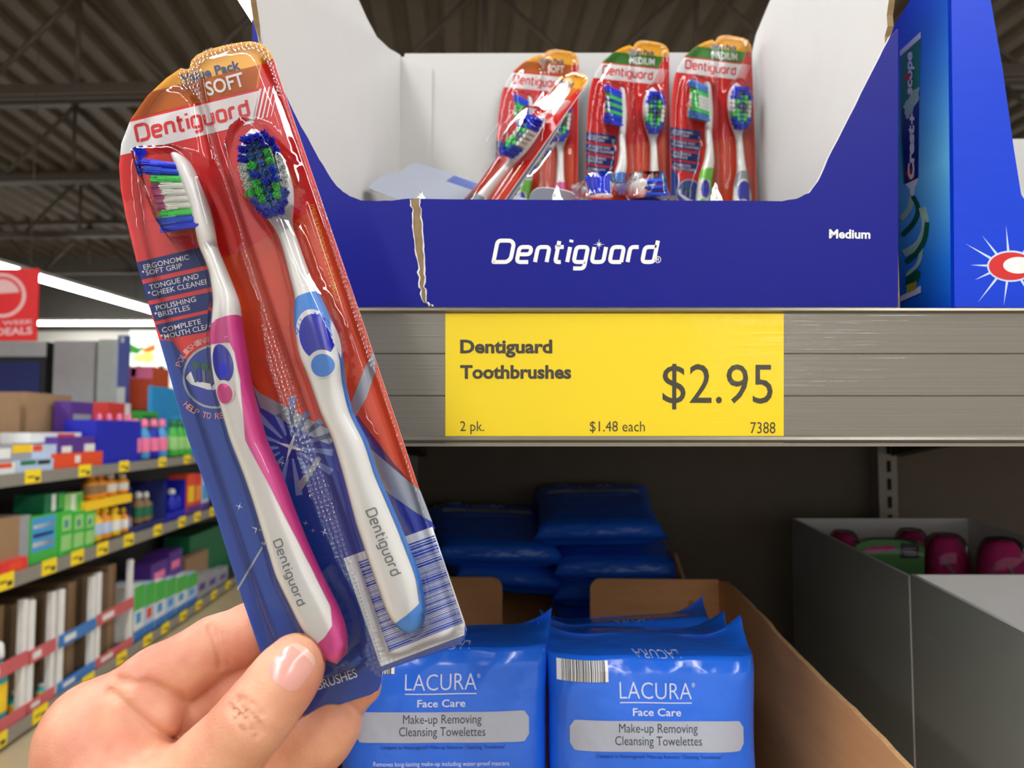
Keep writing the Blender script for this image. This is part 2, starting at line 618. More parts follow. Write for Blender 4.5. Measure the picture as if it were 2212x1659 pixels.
# the tear: bared corrugated board between two ragged paper edges
lt = wob([(889, 429), (893, 470), (897, 520), (905, 570), (908, 620), (916, 652), (934, 662)], 2.2, 5, 8)
rt = wob([(906, 428), (909, 470), (913, 520), (916, 570), (916, 620), (921, 652), (934, 662)], 2.0, 5, 9)
mb.slab([at(x, y, YF - .0004) for x, y in rt] + [at(x, y, YF - .0004) for x, y in reversed(lt)], (0, .0004, 0), M_cedge)
for e, d in ((lt, -3), (rt, 3)):
    o2 = [(x + d * (0.5 + random.random()), y) for x, y in e]
    for i in range(len(e) - 1):
        mb.poly([at(*e[i], YF - .0009), at(*e[i + 1], YF - .0009), at(*o2[i + 1], YF - .0003), at(*o2[i], YF - .0003)], M_wink)
front = mb.build('front_panel', D, label='blue printed front with torn strip')
for px, h, w in ((911, 30, 20), (1205, 40, 26), (1548, 44, 28)):
    mb = MB()
    rnd = random.Random(px)
    P = []
    for i in range(7):
        t = i / 6
        hw = w / 2 * (1 - t) ** .7
        P.append([at(px + hw * s + 2 * rnd.uniform(-1, 1) * (s != 0) - 3 * t, 438 - h * t, YF + .004 + .0022 * (1 - abs(s)) * rnd.uniform(-1.5, 1)) for s in (-1, -.5, 0, .5, 1)])
    mb.grid(P, M_wink, smooth=False)
    mb.grid([[p + Vector((0, .0008, 0)) for p in r] for r in P], M_wink, smooth=False, flip=True)
    mb.build('torn_tab', D, label='torn white paper tab')
def sidept(px0, pxb, px, py, x0, xb):
    """point on the side wall that runs from (px0, YF) to (pxb, YB)"""
    P = Vector((x0, YF, 0)); Q = Vector((xb, YB, 0))
    d = Q - P
    N = Vector((d.y, -d.x, 0)).normalized()
    return onp(px, py, P, N)
xl0, xlb = at(545, 300, YF).x, at(858, 300, YB).x
xr0, xrb = at(1940, 300, YF).x, at(1632, 300, YB).x
zfl = zT + .001
ztop = at(1106, 118, YB).z
for nm, x0, xb, pts, dx in (
    ('side_panel', xl0, xlb, [(545, 662), (545, 60), (536, 85), (538, 40), (534, -40), (560, -160), (700, -140), (762, -8), (784, 40), (806, 80), (832, 104), (858, 119)], -.003),
    ('side_panel', xr0, xrb, [(1940, 662), (1940, 62), (1937, 50), (1941, 20), (1936, -20), (1930, -160), (1780, -150), (1672, 0), (1655, 40), (1640, 76), (1632, 112)], .003)):
    pp = [sidept(0, 0, a, b, x0, xb) for a, b in pts]
    pp[0] = Vector((x0, YF + .003, zfl))
    for p in pp[1:4]:
        p.y = max(p.y, YF + (.0032 if p.z < at(0, 64, YF).z else .0005))
    pp.append(Vector((xb, YB, zfl)))
    mb = MB()
    pp = [p - Vector((dx, 0, 0)) for p in pp]
    mb.slab(pp, (dx, 0, 0), M_cwhite, M_cblue, M_cedge)
    mb.build(nm, D)
mb = MB()
bp = [Vector((xlb, YB, zfl)), Vector((xrb, YB, zfl)), Vector((xrb, YB, ztop + .002)), Vector((xlb + .006, YB, ztop + .001)), Vector((xlb + .0055, YB, ztop - .002)), Vector((xlb, YB, ztop - .002))]
mb.slab(bp, (0, .003, 0), M_cwhite, M_cblue, M_cwhite)
xf = at(933, 300, YB - .002).x
mb.slab([Vector((xlb, YB - .002, zfl)), Vector((xf, YB - .002, zfl)), Vector((xf, YB - .002, at(0, 150, YB).z)), Vector((xlb + .002, YB - .002, at(0, 132, YB).z))], (0, .0019, 0), M_cwhite, M_cwhite, M_cwhite)
mb.build('back_panel', D)
mb = MB()
mb.slab([Vector((xl0, YF + .003, zT)), Vector((xr0, YF + .003, zT)), Vector((xrb, YB, zT)), Vector((xlb, YB, zT))], (0, 0, .001), M_cwhite)
mb.build('base_panel', D)

# ---------------------------------------------------------------- toothpaste carton beside it
M_tblue = mat('bright blue printed card', (4, 62, 214), 0.42, spec=.3, var=0.03, bump=(50, 0.15, 0.0006), stretch=(1, 1, 5))
YC = .362
_k0, _k1 = at(2062, 663, YC), at(2055, 0, YC)
xc = _k0.x
km = (_k1.x - _k0.x) / (_k1.z - _k0.z)
kx = lambda z: xc + (z - _k0.z) * km
K = thing('display_carton', 'bright blue toothpaste carton with a printed tube on its side', 'display carton', loc=(xc + .1, .5, zT))
xk1 = xc + .21
KS, KN = Vector((xc, 0, _k0.z)), Vector((1, 0, -km)).normalized()
ks = lambda a, b, e=.0: onp(a, b, KS - Vector((e, 0, 0)), KN)
zk = zT + .0005
c_edge = [at(2062, 662, YC), at(2060, 400, YC), at(2056, 10, YC), at(2052, -180, YC)]
mb = MB()
fp = [at(2062, 663, YC), at(2060, 400, YC), at(2055, 0, YC), at(2051, -180, YC), at(2112, -180, YC), at(2140, 0, YC), at(2166, 150, YC), at(2190, 320, YC), at(2206, 420, YC), at(2225, 450, YC), at(2300, 460, YC)]
fp += [Vector((xk1, YC, at(0, 460, YC).z)), Vector((xk1, YC, zk))]
mb.slab(fp, (0, .003, 0), M_tblue, M_cwhite, M_tblue)
e = lambda a, b, k=.0002: at(a, b, YC - k)
M_glow = mat('pale printed halo', (205, 225, 255), 0.4, var=0)
M_red = mat('red print', (214, 32, 34), 0.4, var=0)
for i, (a, r0) in enumerate(((25, 62), (55, 40), (95, 62), (128, 58), (150, 72), (178, 46), (205, 44), (232, 74), (262, 60), (300, 66))):
    ca, sa = math.cos(math.radians(a)), -math.sin(math.radians(a))
    ex, ey = 2182, 575
    mb.poly([e(ex + 40 * ca - 3 * sa, ey + 26 * sa + 3 * ca, .0001), e(ex + (40 + r0) * ca, ey + (26 + r0) * sa, .0001), e(ex + 40 * ca + 3 * sa, ey + 26 * sa - 3 * ca, .0001)], M_glow)
mb.poly([e(*p, .0002) for p in ellipse(2184, 575, 52, 34)], M_glow)
mb.poly([e(*p, .0003) for p in ellipse(2184, 575, 48, 30)], M_red)
mb.poly([e(*p, .0004) for p in ellipse(2200, 573, 33, 18)], M_wink)
mb.build('front_panel', K)
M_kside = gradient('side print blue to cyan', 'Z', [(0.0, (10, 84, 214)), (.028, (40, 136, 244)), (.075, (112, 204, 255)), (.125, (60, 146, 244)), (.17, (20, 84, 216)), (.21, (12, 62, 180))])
mb = MB()
ze = at(2055, 0, YC).z
sp = [Vector((kx(zk), YC + .003, zk)), Vector((kx(ze + .03), YC + .003, ze + .03)), ks(2040, -120), ks(1966, 0), ks(1944, 36), ks(1920, 75), Vector((kx(ze - .03), YC + .25, ze - .03)), Vector((kx(zk), YC + .25, zk))]
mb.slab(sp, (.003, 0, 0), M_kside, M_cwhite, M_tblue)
M_green = mat('tube green print', (28, 134, 100), 0.4, var=0.05)
M_navy = mat('tube navy print', (24, 44, 130), 0.4, var=0)
M_mint = mat('pale mint print', (176, 214, 190), 0.4, var=0.1, vscale=200)
M_dgreen = mat('dark green print', (20, 92, 66), 0.4, var=0.1)
k1 = lambda pts, m, ee: mb.poly([ks(a, b, ee) for a, b in pts], m)
k1([(1944, 110), (1989, 68), (1986, 190), (1984, 350), (1981, 388), (1974, 398), (1952, 398), (1946, 300)], M_green, .0002)
k1([(1944, 110), (1989, 68), (1989, 82), (1944, 122)], M_wink, .0003)
k1([(1948, 238), (1986, 200), (1985, 255), (1984, 384), (1955, 398), (1949, 300)], M_navy, .00035)
k1(wob([(1952, 232), (1965, 205), (1985, 186), (1984, 215), (1970, 240), (1958, 258), (1952, 232)], 2, 4, 4), M_mint, .0004)
k1([(1955, 398), (1984, 384), (1980, 398), (1976, 404), (1974, 422), (1966, 422), (1965, 408)], M_wink, .0003)
k1([(1956, 372), (1972, 360), (1976, 384), (1962, 390)], M_red, .00045)
put_text(mb, 'Crest', lambda x, y: ks(1974 - y * 12, 388 - x * 118, .0006), M_wink, .05)
put_text(mb, '+', lambda x, y: ks(1976 - y * 12, 268 - x * 24, .0006), M_wink, .05)
put_text(mb, 'scope', lambda x, y: ks(1970 - y * 13, 204 - x * 92, .0006), M_wink, .04)
k1(ellipse(1960, 166, 5, 9), M_red, .0007)
def swirl(pts, w, m, ee):
    n = len(pts)
    L, R_ = [], []
    for i, p in enumerate(pts):
        a, b = pts[max(0, i - 1)], pts[min(n - 1, i + 1)]
        d = math.hypot(b[0] - a[0], b[1] - a[1])
        nx, ny = -(b[1] - a[1]) / d, (b[0] - a[0]) / d
        L.append(ks(p[0] + nx * w, p[1] + ny * w, ee)); R_.append(ks(p[0] - nx * w, p[1] - ny * w, ee))
    for i in range(n - 1):
        mb.poly([R_[i], R_[i + 1], L[i + 1], L[i]], m)
cv = lambda pts: [tuple(p) for p in rounded(pts, 40, 6)]
swirl(cv([(1970, 424), (1966, 450), (1946, 474)]), 6, M_mint, .0003)
swirl(cv([(1972, 424), (1986, 450), (1975, 482), (1948, 508)]), 5, M_dgreen, .00035)
swirl(cv([(1992, 448), (2002, 490), (1985, 530), (1952, 548)]), 8, M_mint, .0004)
swirl(cv([(2003, 480), (1998, 520), (1976, 552), (1956, 566)]), 5, M_dgreen, .00045)
swirl(cv([(1990, 536), (1986, 570), (1960, 592), (1962, 606)]), 4, M_mint, .0004)
k1([(1956, 598), (1984, 582), (1989, 590), (1984, 606), (1956, 616)], M_dgreen, .0005)
k1([(1945, 640), (1989, 617), (1989, 632), (1944, 652)], M_wink, .0004)
k1([(1958, 612), (1980, 604), (1979, 624), (1958, 634)], mat('yellow bristle print', (190, 180, 60), .5, var=.2, vscale=600), .0005)
mb.build('side_panel', K)
mb = MB()
mb.box((xc + .003, YC + .247, zk), (xk1, YC + .25, at(2200, 300, YC + .247).z), M_cwhite)
mb.build('back_panel', K)
mb = MB()
mb.box((xk1 - .003, YC + .003, zk), (xk1, YC + .247, at(0, 300, YC + .1).z), M_cwhite)
mb.build('side_panel', K)
# ---------------------------------------------------------------- toothbrush packs
TH, TL, PZ = math.radians(19.3), math.radians(6.0), .266
EW = AR * math.cos(TH) + AU * math.sin(TH)
EL = (AU * math.cos(TH) - AR * math.sin(TH)) * math.cos(TL) + AF * math.sin(TL)
EN = EW.cross(EL)
PC = cp(620, 820, PZ)
M_PACK = Matrix(((EW.x, EL.x, EN.x, PC.x), (EW.y, EL.y, EN.y, PC.y), (EW.z, EL.z, EN.z, PC.z), (0, 0, 0, 1)))

def pk(px, py, w=0.0):
    """a spot of the held pack in the pack's own frame: across, along, out from the card"""
    d = ray(px, py)
    p = CAM + d * ((PC + EN * w - CAM).dot(EN) / d.dot(EN)) - PC
    return Vector((p.dot(EW), p.dot(EL), w))

M_pred = mat('pack red print', (230, 28, 22), 0.32, var=0.02)
M_pora = mat('pack orange red print', (228, 76, 34), 0.32, var=0.05)
M_por = mat('pack orange print', (240, 132, 32), 0.32, var=0)
M_pyel = mat('pack amber print', (245, 178, 30), 0.32, var=0)
M_pgrn = mat('pack green print', (92, 172, 74), 0.32, var=0)
M_pwh = mat('pack white print', (246, 246, 246), 0.32, var=0)
M_pblu = mat('pack blue print', (8, 66, 168), 0.32, var=0.04)
M_pbl2 = mat('pack text band blue', (24, 62, 164), 0.32, var=0)
M_pbl3 = mat('pack violet blue print', (38, 56, 168), 0.32, var=0.12, vscale=60)
M_plbl = mat('pack pale blue rays', (136, 160, 220), 0.32, var=0)
M_psil = mat('pack silver print', (168, 174, 184), 0.28, metal=.3, var=0.03)
M_pnav = mat('pack navy lettering', (40, 66, 120), 0.4, var=0)
M_pcard = mat('plain card back', (176, 182, 196), 0.6, var=0.02)
M_pkink = mat('back panel ink', (96, 112, 176), 0.5, var=0)
M_pgold = mat('gold lettering', (238, 158, 40), 0.4, var=0)
M_pk = mat('pink print', (240, 170, 160), 0.4, var=0)
M_bar = mat('barcode blue', (30, 76, 196), 0.35, var=0)
M_bwhite = mat('white brush plastic', (236, 233, 226), 0.25, spec=.5, var=0, sss=0.0)
M_inlay = mat('deep blue inlay', (22, 22, 176), 0.25, var=0)
M_hink = mat('grey handle print', (120, 120, 122), 0.4, var=0)
M_bl = {
    'blue': mat('blue bristle', (8, 74, 216), 0.5, var=0.12, vscale=900), 'dblue': mat('deep blue bristle', (8, 40, 214), 0.5, var=0.12, vscale=900),
    'sky': mat('sky blue bristle', (70, 130, 205), 0.5, var=0.1, vscale=900), 'green': mat('green bristle', (80, 220, 98), 0.5, var=0.12, vscale=900),
    'white': mat('white bristle', (238, 240, 232), 0.5, var=0.05, vscale=900), 'pink': mat('pink bristle', (214, 110, 160), 0.5, var=0.1, vscale=900),
    'grey': mat('dark grey bristle', (70, 84, 84), 0.5, var=0.1, vscale=900)}
M_blist = clear('clear blister plastic', (0.99, 0.99, 0.995), rough=0.05, ior=1.42, bump=(45, 0.22, 0.0012), gain=1.35)
M_blseal = clear('embossed blister seal', (0.985, 0.985, 0.99), rough=0.16, ior=1.45, dots=(620, 1.0), gain=3.0)
M_bltuck = clear('clear brush head bubble', (0.985, 0.99, 0.99), rough=0.04, ior=1.40, gain=0.8)

OUT = [(515, 92), (540, 89), (562, 93), (578, 104), (590, 124), (600, 158), (680, 392), (770, 655), (905, 1056), (1000, 1335), (1008, 1362), (1003, 1382), (985, 1397), (900, 1424), (826, 1450),
       (824, 1474), (818, 1490), (800, 1501), (720, 1526), (652, 1546), (632, 1551), (615, 1546), (606, 1530), (560, 1402), (520, 1284), (460, 1094), (405, 945), (350, 755), (322, 662), (294, 560), (272, 470), (261, 410), (257, 358), (262, 310), (282, 258),
       (318, 207), (360, 168), (391, 147), (402, 150), (409, 148), (413, 131), (426, 118), (450, 107), (480, 99)]

LBL = [(374, 336), (384, 358), (402, 410), (418, 455), (428, 500), (432, 533), (456, 590), (465, 651), (460, 711), (460, 771), (468, 831), (484, 892), (501, 952), (529, 1023), (554, 1097), (576, 1170), (598, 1244), (635, 1318), (652, 1354), (679, 1391), (704, 1420), (727, 1432)]
LBR = [(384, 331), (408, 346), (430, 398), (447, 440), (463, 505), (468, 533), (492, 590), (516, 651), (522, 711), (531, 771), (540, 831), (557, 892), (573, 952), (606, 1023), (632, 1097), (661, 1170), (694, 1244), (732, 1318), (745, 1354), (750, 1391), (745, 1418), (729, 1432)]
RBL = [(531, 268), (514, 290), (505, 325), (513, 370), (529, 412), (552, 448), (580, 478), (598, 510), (614, 560), (625, 600), (637, 640), (638, 711), (649, 771), (673, 831), (694, 892), (721, 952), (742, 1023), (771, 1134), (808, 1244), (834, 1318), (850, 1345), (870, 1362), (889, 1370)]
RBR = [(536, 266), (562, 276), (590, 306), (614, 352), (626, 400), (626, 440), (622, 478), (636, 512), (654, 560), (670, 600), (691, 640), (724, 711), (739, 771), (745, 831), (760, 892), (793, 952), (815, 1023), (863, 1134), (907, 1244), (918, 1312), (918, 1335), (910, 1358), (892, 1370)]

class Brush:
    def __init__(s, left, right, wref, wc, hb, n=120, pl=False):
        L = [pk(a, b, wref) for a, b in left]
        R = [pk(a, b, wref) for a, b in right]
        s.vt, s.vb = max(L[0].y, R[0].y), min(L[-1].y, R[-1].y)
        lv = np.array([p.y for p in L])[::-1]; lu = np.array([p.x for p in L])[::-1]
        rv = np.array([p.y for p in R])[::-1]; ru = np.array([p.x for p in R])[::-1]
        # even the row samples with a light smoothing so the outline flows
        s.V = np.linspace(s.vt, s.vb, n)
        ul, ur = np.interp(s.V, lv, lu), np.interp(s.V, rv, ru)
        k = np.array([1, 2, 3, 2, 1.]); k /= k.sum()
        def smooth(x):
            y = np.convolve(np.pad(x, 2, mode='edge'), k, 'valid')
            y[:3], y[-3:] = x[:3], x[-3:]
            return y
        s.ul, s.ur = smooth(ul), smooth(ur)
        vk = np.array([pk(600, q[0], wref).y if not isinstance(q[0], tuple) else pk(*q[0], wref).y for q in hb])[::-1]
        s.hb = np.interp(s.V, vk, np.array([q[1] for q in hb])[::-1])
        s.wc = np.interp(s.V, vk, np.array([q[2] for q in hb])[::-1])
        endt = np.clip((s.vt - s.V) / .004, 0, 1); endb = np.clip((s.V - s.vb) / .006, 0, 1)
        s.hb = s.hb * np.sqrt(np.clip(1 - (1 - endt) ** 2, .02, 1)) * np.sqrt(np.clip(1 - (1 - endb) ** 2, .02, 1))
    def row(s, v):
        f = lambda A: float(np.interp(-v, -s.V, A))
        return f(s.ul), f(s.ur), f(s.hb), f(s.wc)
    def pt(s, v, phi, off=0.0):
        ul, ur, hb, wc = s.row(v)
        c, q = math.cos(phi), math.sin(phi)
        c = math.copysign(abs(c) ** .85, c); q = math.copysign(abs(q) ** .85, q)
        return Vector(((ul + ur) / 2 + (max(.0003, (ur - ul) / 2) + off) * c, v, wc + (hb + off) * q))
    def surf(s, u, v, off=.00012):
        ul, ur, hb, wc = s.row(v)
        a = max(.0004, (ur - ul) / 2)
        x = min(.985, abs(u - (ul + ur) / 2) / a) ** (1 / .85)
        return Vector((u, v, wc + hb * (1 - x * x) ** .425 + off))
    def body(s, mb, m, seg=28):
        P = [[s.pt(v, 2 * math.pi * j / seg) for j in range(seg + 1)] for v in s.V]
        mb.grid(P, m, True)
    def grip(s, mb, m, thr, v0, v1, n=220, k=16, off=.00022):
        P = []
        for i in range(n + 1):
            v = v0 + (v1 - v0) * i / n
            t = thr(v)
            ph = math.acos(max(-1, min(1, 2 * t - 1)))
            P.append([s.pt(v, -ph + 2 * ph * j / k, off) for j in range(k + 1)])
        mb.grid(P, m, True, flip=True)

LB = Brush(LBL, LBR, .0085, 0, [((380, 330), .0058, .0085), ((450, 480), .0056, .0085), ((455, 545), .0034, .0085), ((490, 640), .0045, .0085), ((495, 711), .0058, .0085), ((500, 800), .0064, .0085), ((535, 930), .0056, .0085), ((580, 1060), .0052, .0085), ((690, 1300), .0060, .0085), ((727, 1432), .005, .0085)])
RB = Brush(RBL, RBR, .0080, 0, [((535, 268), .0020, .0035), ((590, 460), .0022, .0035), ((620, 520), .0028, .005), ((650, 600), .0036, .0065), ((680, 690), .0050, .0078), ((700, 800), .0054, .008), ((740, 930), .0050, .008), ((840, 1134), .0048, .008), ((880, 1300), .0052, .008), ((890, 1370), .004, .008)])

def sd_poly(P, poly):
    """signed distance (negative inside) of points P (n,2) to polygon (k,2)"""
    A = np.asarray(poly); B = np.roll(A, -1, axis=0)
    d = np.full(len(P), 1e9); ins = np.zeros(len(P), bool)
    for a, b in zip(A, B):
        e = b - a; w = P - a
        t = np.clip((w @ e) / max(1e-18, e @ e), 0, 1)
        d = np.minimum(d, np.hypot(*(w - t[:, None] * e).T))
        c = (a[1] <= P[:, 1]) != (b[1] <= P[:, 1])
        if abs(b[1] - a[1]) > 1e-15:
            ins ^= c & (P[:, 0] < a[0] + (P[:, 1] - a[1]) / (b[1] - a[1]) * (b[0] - a[0]))
    return np.where(ins, -d, d)

def sstep(x):
    x = np.clip(x, 0, 1)
    return x * x * (3 - 2 * x)

LEFTP = [(372, 190), (350, 198), (320, 240), (300, 310), (288, 350), (290, 400), (305, 500), (330, 600), (372, 745), (430, 920), (490, 1100), (560, 1310), (600, 1420), (640, 1478), (700, 1478), (780, 1450), (795, 1425), (785, 1390), (735, 1240), (660, 1030), (575, 760), (510, 560), (480, 460), (465, 350), (440, 225), (410, 194)]
RIGHTP = [(432, 140), (428, 165), (440, 235), (468, 330), (520, 495), (590, 700), (660, 905), (720, 1075), (780, 1260), (828, 1408), (845, 1422), (880, 1414), (985, 1375), (994, 1350), (970, 1275), (900, 1062), (790, 745), (700, 480), (640, 300), (592, 165), (570, 118), (545, 106), (500, 112), (455, 124)]
_P2 = lambda pts, w=0: np.array([pk(a, b, w).xy[:] for a, b in pts])
HEADL = [(296, 335), (310, 326), (392, 322), (420, 336), (445, 395), (475, 500), (462, 515), (372, 520), (345, 480), (312, 400)]
HEADR = [(535, 262), (505, 285), (492, 330), (505, 385), (530, 430), (565, 462), (600, 474), (626, 450), (630, 400), (615, 340), (590, 300), (565, 272)]
def blister_height(P):
    sl, sr = sd_poly(P, _P2(LEFTP)), sd_poly(P, _P2(RIGHTP))
    h = .0006 + .0034 * np.maximum(sstep(-sl / .0028), sstep(-sr / .0028))
    for left, right, wr, head in ((LBL, LBR, .0085, HEADL), (RBL, RBR, .008, HEADR)):
        sd = sd_poly(P, np.vstack([_P2(left, wr), _P2(right, wr)[::-1]]))
        h = np.maximum(h, .0006 + .0146 * sstep((.0046 - sd) / .0058))
        sd = sd_poly(P, _P2(head, .012))
        h = np.maximum(h, .0006 + .0178 * sstep((.0030 - sd) / .0042))
    return h

_G = {}
def blister_grid(step):
    if step in _G:
        return _G[step]
    poly = _P2(OUT)
    lo, hi = poly.min(0), poly.max(0)
    nx, ny = int((hi[0] - lo[0]) / step) + 1, int((hi[1] - lo[1]) / step) + 1
    X, Y = np.meshgrid(np.linspace(lo[0], hi[0], nx), np.linspace(lo[1], hi[1], ny))
    P = np.stack([X.ravel(), Y.ravel()], 1)
    sd = sd_poly(P, poly)
    h = blister_height(P)
    # slide boundary points onto the outline so the edge is clean
    seal = np.minimum(np.abs(sd_poly(P, _P2(LEFTP))) + 9 * (sd_poly(P, _P2(LEFTP)) < 0), 9)
    idx = -np.ones(len(P), int)
    keep = sd < step * .2
    idx[keep] = np.arange(keep.sum())
    I = idx.reshape(ny, nx)
    F = []
    for i in range(ny - 1):
        for j in range(nx - 1):
            q = (I[i, j], I[i, j + 1], I[i + 1, j + 1], I[i + 1, j])
            if min(q) >= 0:
                F.append(q)
    V = [Vector((P[k][0], P[k][1], h[k])) for k in np.nonzero(keep)[0]]
    hk = h[keep]
    sl = np.minimum(sd_poly(P[keep], _P2(LEFTP)), sd_poly(P[keep], _P2(RIGHTP)))
    right_seal = sd_poly(P[keep], _P2(RIGHTP))
    flat = (hk < .0011)
    dotted = flat & (right_seal < .0075) & (right_seal > -.002)
    _G[step] = (V, F, dotted)
    return _G[step]

def rot2(p, c, deg):
    a = math.radians(deg)
    x, y = p[0] - c[0], p[1] - c[1]
    return (c[0] + x * math.cos(a) - y * math.sin(a), c[1] + x * math.sin(a) + y * math.cos(a))

def print_card(kind, fine):
    mb = MB()
    lev = .00009
    S = lambda k: (lambda a, b: pk(a, b, k * lev))
    def put(poly, m, k):
        if len(poly) > 2:
            mb.poly([pk(a, b, k * lev) for a, b in poly], m)
    base = [pk(a, b, 0) for a, b in OUT]
    mb.slab(base, (0, 0, -.0005), M_pred, M_pcard, M_pwh)
    # backs: plain with a block of small print
    zb = -.00056
    for k in range(9):
        y = .03 - k * .0075
        mb.poly([Vector((-.026, y, zb)), Vector((-.026, y + .003, zb)), Vector((.014 + .012 * math.sin(k * 2.1), y + .003, zb)), Vector((.014 + .012 * math.sin(k * 2.1), y, zb))], M_pkink)
    mb.poly([Vector((-.03, .085, zb)), Vector((-.03, .093, zb)), Vector((.028, .093, zb)), Vector((.028, .085, zb))], M_pkink)
    mb.poly([Vector((-.03, .06, zb)), Vector((-.03, .068, zb)), Vector((.012, .068, zb)), Vector((.012, .06, zb))], M_pkink)
    mb.poly([Vector((.016, -.07, zb)), Vector((.016, -.03, zb)), Vector((.030, -.03, zb)), Vector((.030, -.07, zb))], M_pkink)
    amber, band = M_pyel, (M_por if kind == 'SOFT' else M_pgrn)
    put(clip(clip(OUT, (600, 180), (230, 265)), (560, 100), (566, 140)) if False else clip(OUT, (600, 130), (250, 218)), amber, 1)
    # amber cap, level band, red hairline, white name band
    def strip(p0, p1, q0, q1, m, k, right=None):
        poly = clip(clip(OUT, p0, p1), q1, q0)
        if right:
            poly = clip(poly, right[0], right[1])
        put(poly, m, k)
    strip((230, 222), (600, 130), (230, 270), (600, 180), band, 2, ((562, 130), (552, 200)))
    strip((230, 216), (600, 124), (230, 500), (600, 420), M_pred, 1)
    strip((230, 222), (600, 130), (230, 270), (600, 180), band, 2, ((568, 120), (556, 200)))
    strip((230, 276), (600, 186), (230, 343), (600, 253), M_pwh, 3, ((562, 180), (546, 280)))
    strip((230, 0), (600, -90), (230, 222), (600, 130), amber, 2, ((572, 60), (566, 150)))
    for k in range(5):
        x = 558 + k * 10
        ww = 5.5 - k * .9
        put([(x + 2, 192 - k * 2), (x + 2 + ww, 191 - k * 2), (x - 13 + ww, 259 - k * 2), (x - 13, 260 - k * 2)], M_pwh, 3)
    put_logo(mb, line_fn((298, 304), (538, 248), 246, S(5)), M_pred, shear=.02, w=.205)
    put_text(mb, 'Value Pack', line_fn((393, 180), (520, 148), 19, S(4)), M_pnav, .03)
    if kind == 'SOFT':
        put_text(mb, 'SOFT', line_fn((449, 207), (530, 184), 29, S(5)), M_pwh, .02)
    else:
        put_text(mb, 'MEDIUM', line_fn((412, 219), (532, 187), 27, S(5)), M_pwh, .02)
    # text bands
    bands = [((294, 567), (440, 532), (458, 570), (305, 604)), ((307, 614), (458, 580), (464, 618), (318, 650)), ((322, 659), (466, 628), (470, 664), (334, 694)), ((336, 702), (470, 672), (474, 712), (352, 733))]
    for i, b in enumerate(bands):
        poly = clip([b[0], b[1], b[2], b[3]], (0, 0), (0, 0)) or list(b)
        put(list(b), M_pbl2, 2)
        # fill to the card's edge
        ext = [(b[0][0] - 40, b[0][1] + 9.5), (b[0][0] + 6, b[0][1] - 1.4), (b[3][0] + 6, b[3][1] - 1.4), (b[3][0] - 40, b[3][1] + 9.5)]
        put(clip(clip(ext, (322, 662), (294, 560)), (350, 755), (322, 662)) if False else list(b), M_pbl2, 2)
    words = [(('ERGONOMIC', (311, 583), (409, 560)), ('SOFT GRIP', (316, 595), (394, 579))), (('TONGUE AND', (324, 626), (430, 601)), ('CHEEK CLEANER', (329, 640), (453, 612))),
             (('POLISHING', (338, 671), (424, 651)), ('BRISTLES', (343, 685), (411, 669))), (('COMPLETE', (351, 719), (435, 699)), ('MOUTH CLEAN', (356, 733), (465, 707)))]
    for pr in words:
        for i, (t, p, q) in enumerate(pr):
            put_text(mb, t, line_fn(p, q, 10.8, S(4)), M_pwh, .004)
        p = pr[1][1]
        put(ellipse(p[0] - 7, p[1] - 8, 2.6, 2.6, n=8), M_pwh, 4)
    # lower field: blue, violet centre, silver sweep, orange red
    low = clip(OUT, (330, 752), (480, 716)) if False else OUT
    bl = [(345, 735), (372, 737), (420, 800), (470, 830), (560, 850), (700, 925), (760, 880), (850, 1000), (910, 1065), (1003, 1345), (1008, 1362), (1003, 1382), (985, 1397), (900, 1424), (826, 1450), (824, 1474), (818, 1490), (800, 1501), (720, 1526), (652, 1546), (632, 1551), (615, 1546), (606, 1530), (560, 1402), (520, 1284), (460, 1094), (405, 945), (350, 755)]
    put(bl, M_pblu, 1)
    put([(455, 560), (520, 545), (680, 450), (770, 655), (905, 1056), (840, 1010), (760, 880), (700, 925), (560, 850), (500, 700)], M_pora, 1)
    put([(545, 862), (700, 950), (830, 1040), (910, 1080), (940, 1142), (745, 1205), (700, 1120), (600, 1010)], M_pbl3, 2)
    put([(545, 830), (560, 848), (705, 925), (758, 872), (800, 790), (812, 800), (792, 858), (760, 915), (712, 960), (690, 952), (562, 880)], M_psil, 3)
    put([(752, 905), (790, 960), (850, 1012), (908, 1060), (934, 1128), (900, 1108), (840, 1066), (770, 985)], M_psil, 3)
    put([(790, 790), (806, 760), (812, 788), (772, 868), (750, 890)], M_psil, 4)
    for k in range(15):                                    # pale rays
        a = math.radians(24 * k + 8)
        r0, r1 = 26, 92 + 18 * math.sin(k * 2.4)
        ex, ey = 628, 965
        ca, sa = math.cos(a), math.sin(a)
        w0, w1 = 2.2, 7.5
        put([(ex + r0 * ca - w0 * sa, ey + r0 * sa + w0 * ca), (ex + r1 * ca - w1 * sa, ey + r1 * sa + w1 * ca), (ex + r1 * ca + w1 * sa, ey + r1 * sa - w1 * ca), (ex + r0 * ca + w0 * sa, ey + r0 * sa - w0 * ca)], M_plbl, 3)
    def star(x, y, r, k=5):
        put([(x + (r if i % 2 == 0 else r * .16) * math.cos(i * math.pi / 4 + .3), y + (r if i % 2 == 0 else r * .16) * math.sin(i * math.pi / 4 + .3)) for i in range(8)], M_pwh, k)
    for x, y, r in ((628, 965, 34), (517, 1094, 9), (554, 1142, 12), (540, 1020, 6), (660, 1130, 7), (700, 1150, 9), (610, 1000, 8), (676, 1146, 6)):
        star(x, y, r)
    put([(512, 1270), (574, 1166), (577, 1168), (514, 1276)], M_psil, 3)
    put([(640, 1048), (688, 985), (694, 992), (650, 1062)], M_psil, 4)
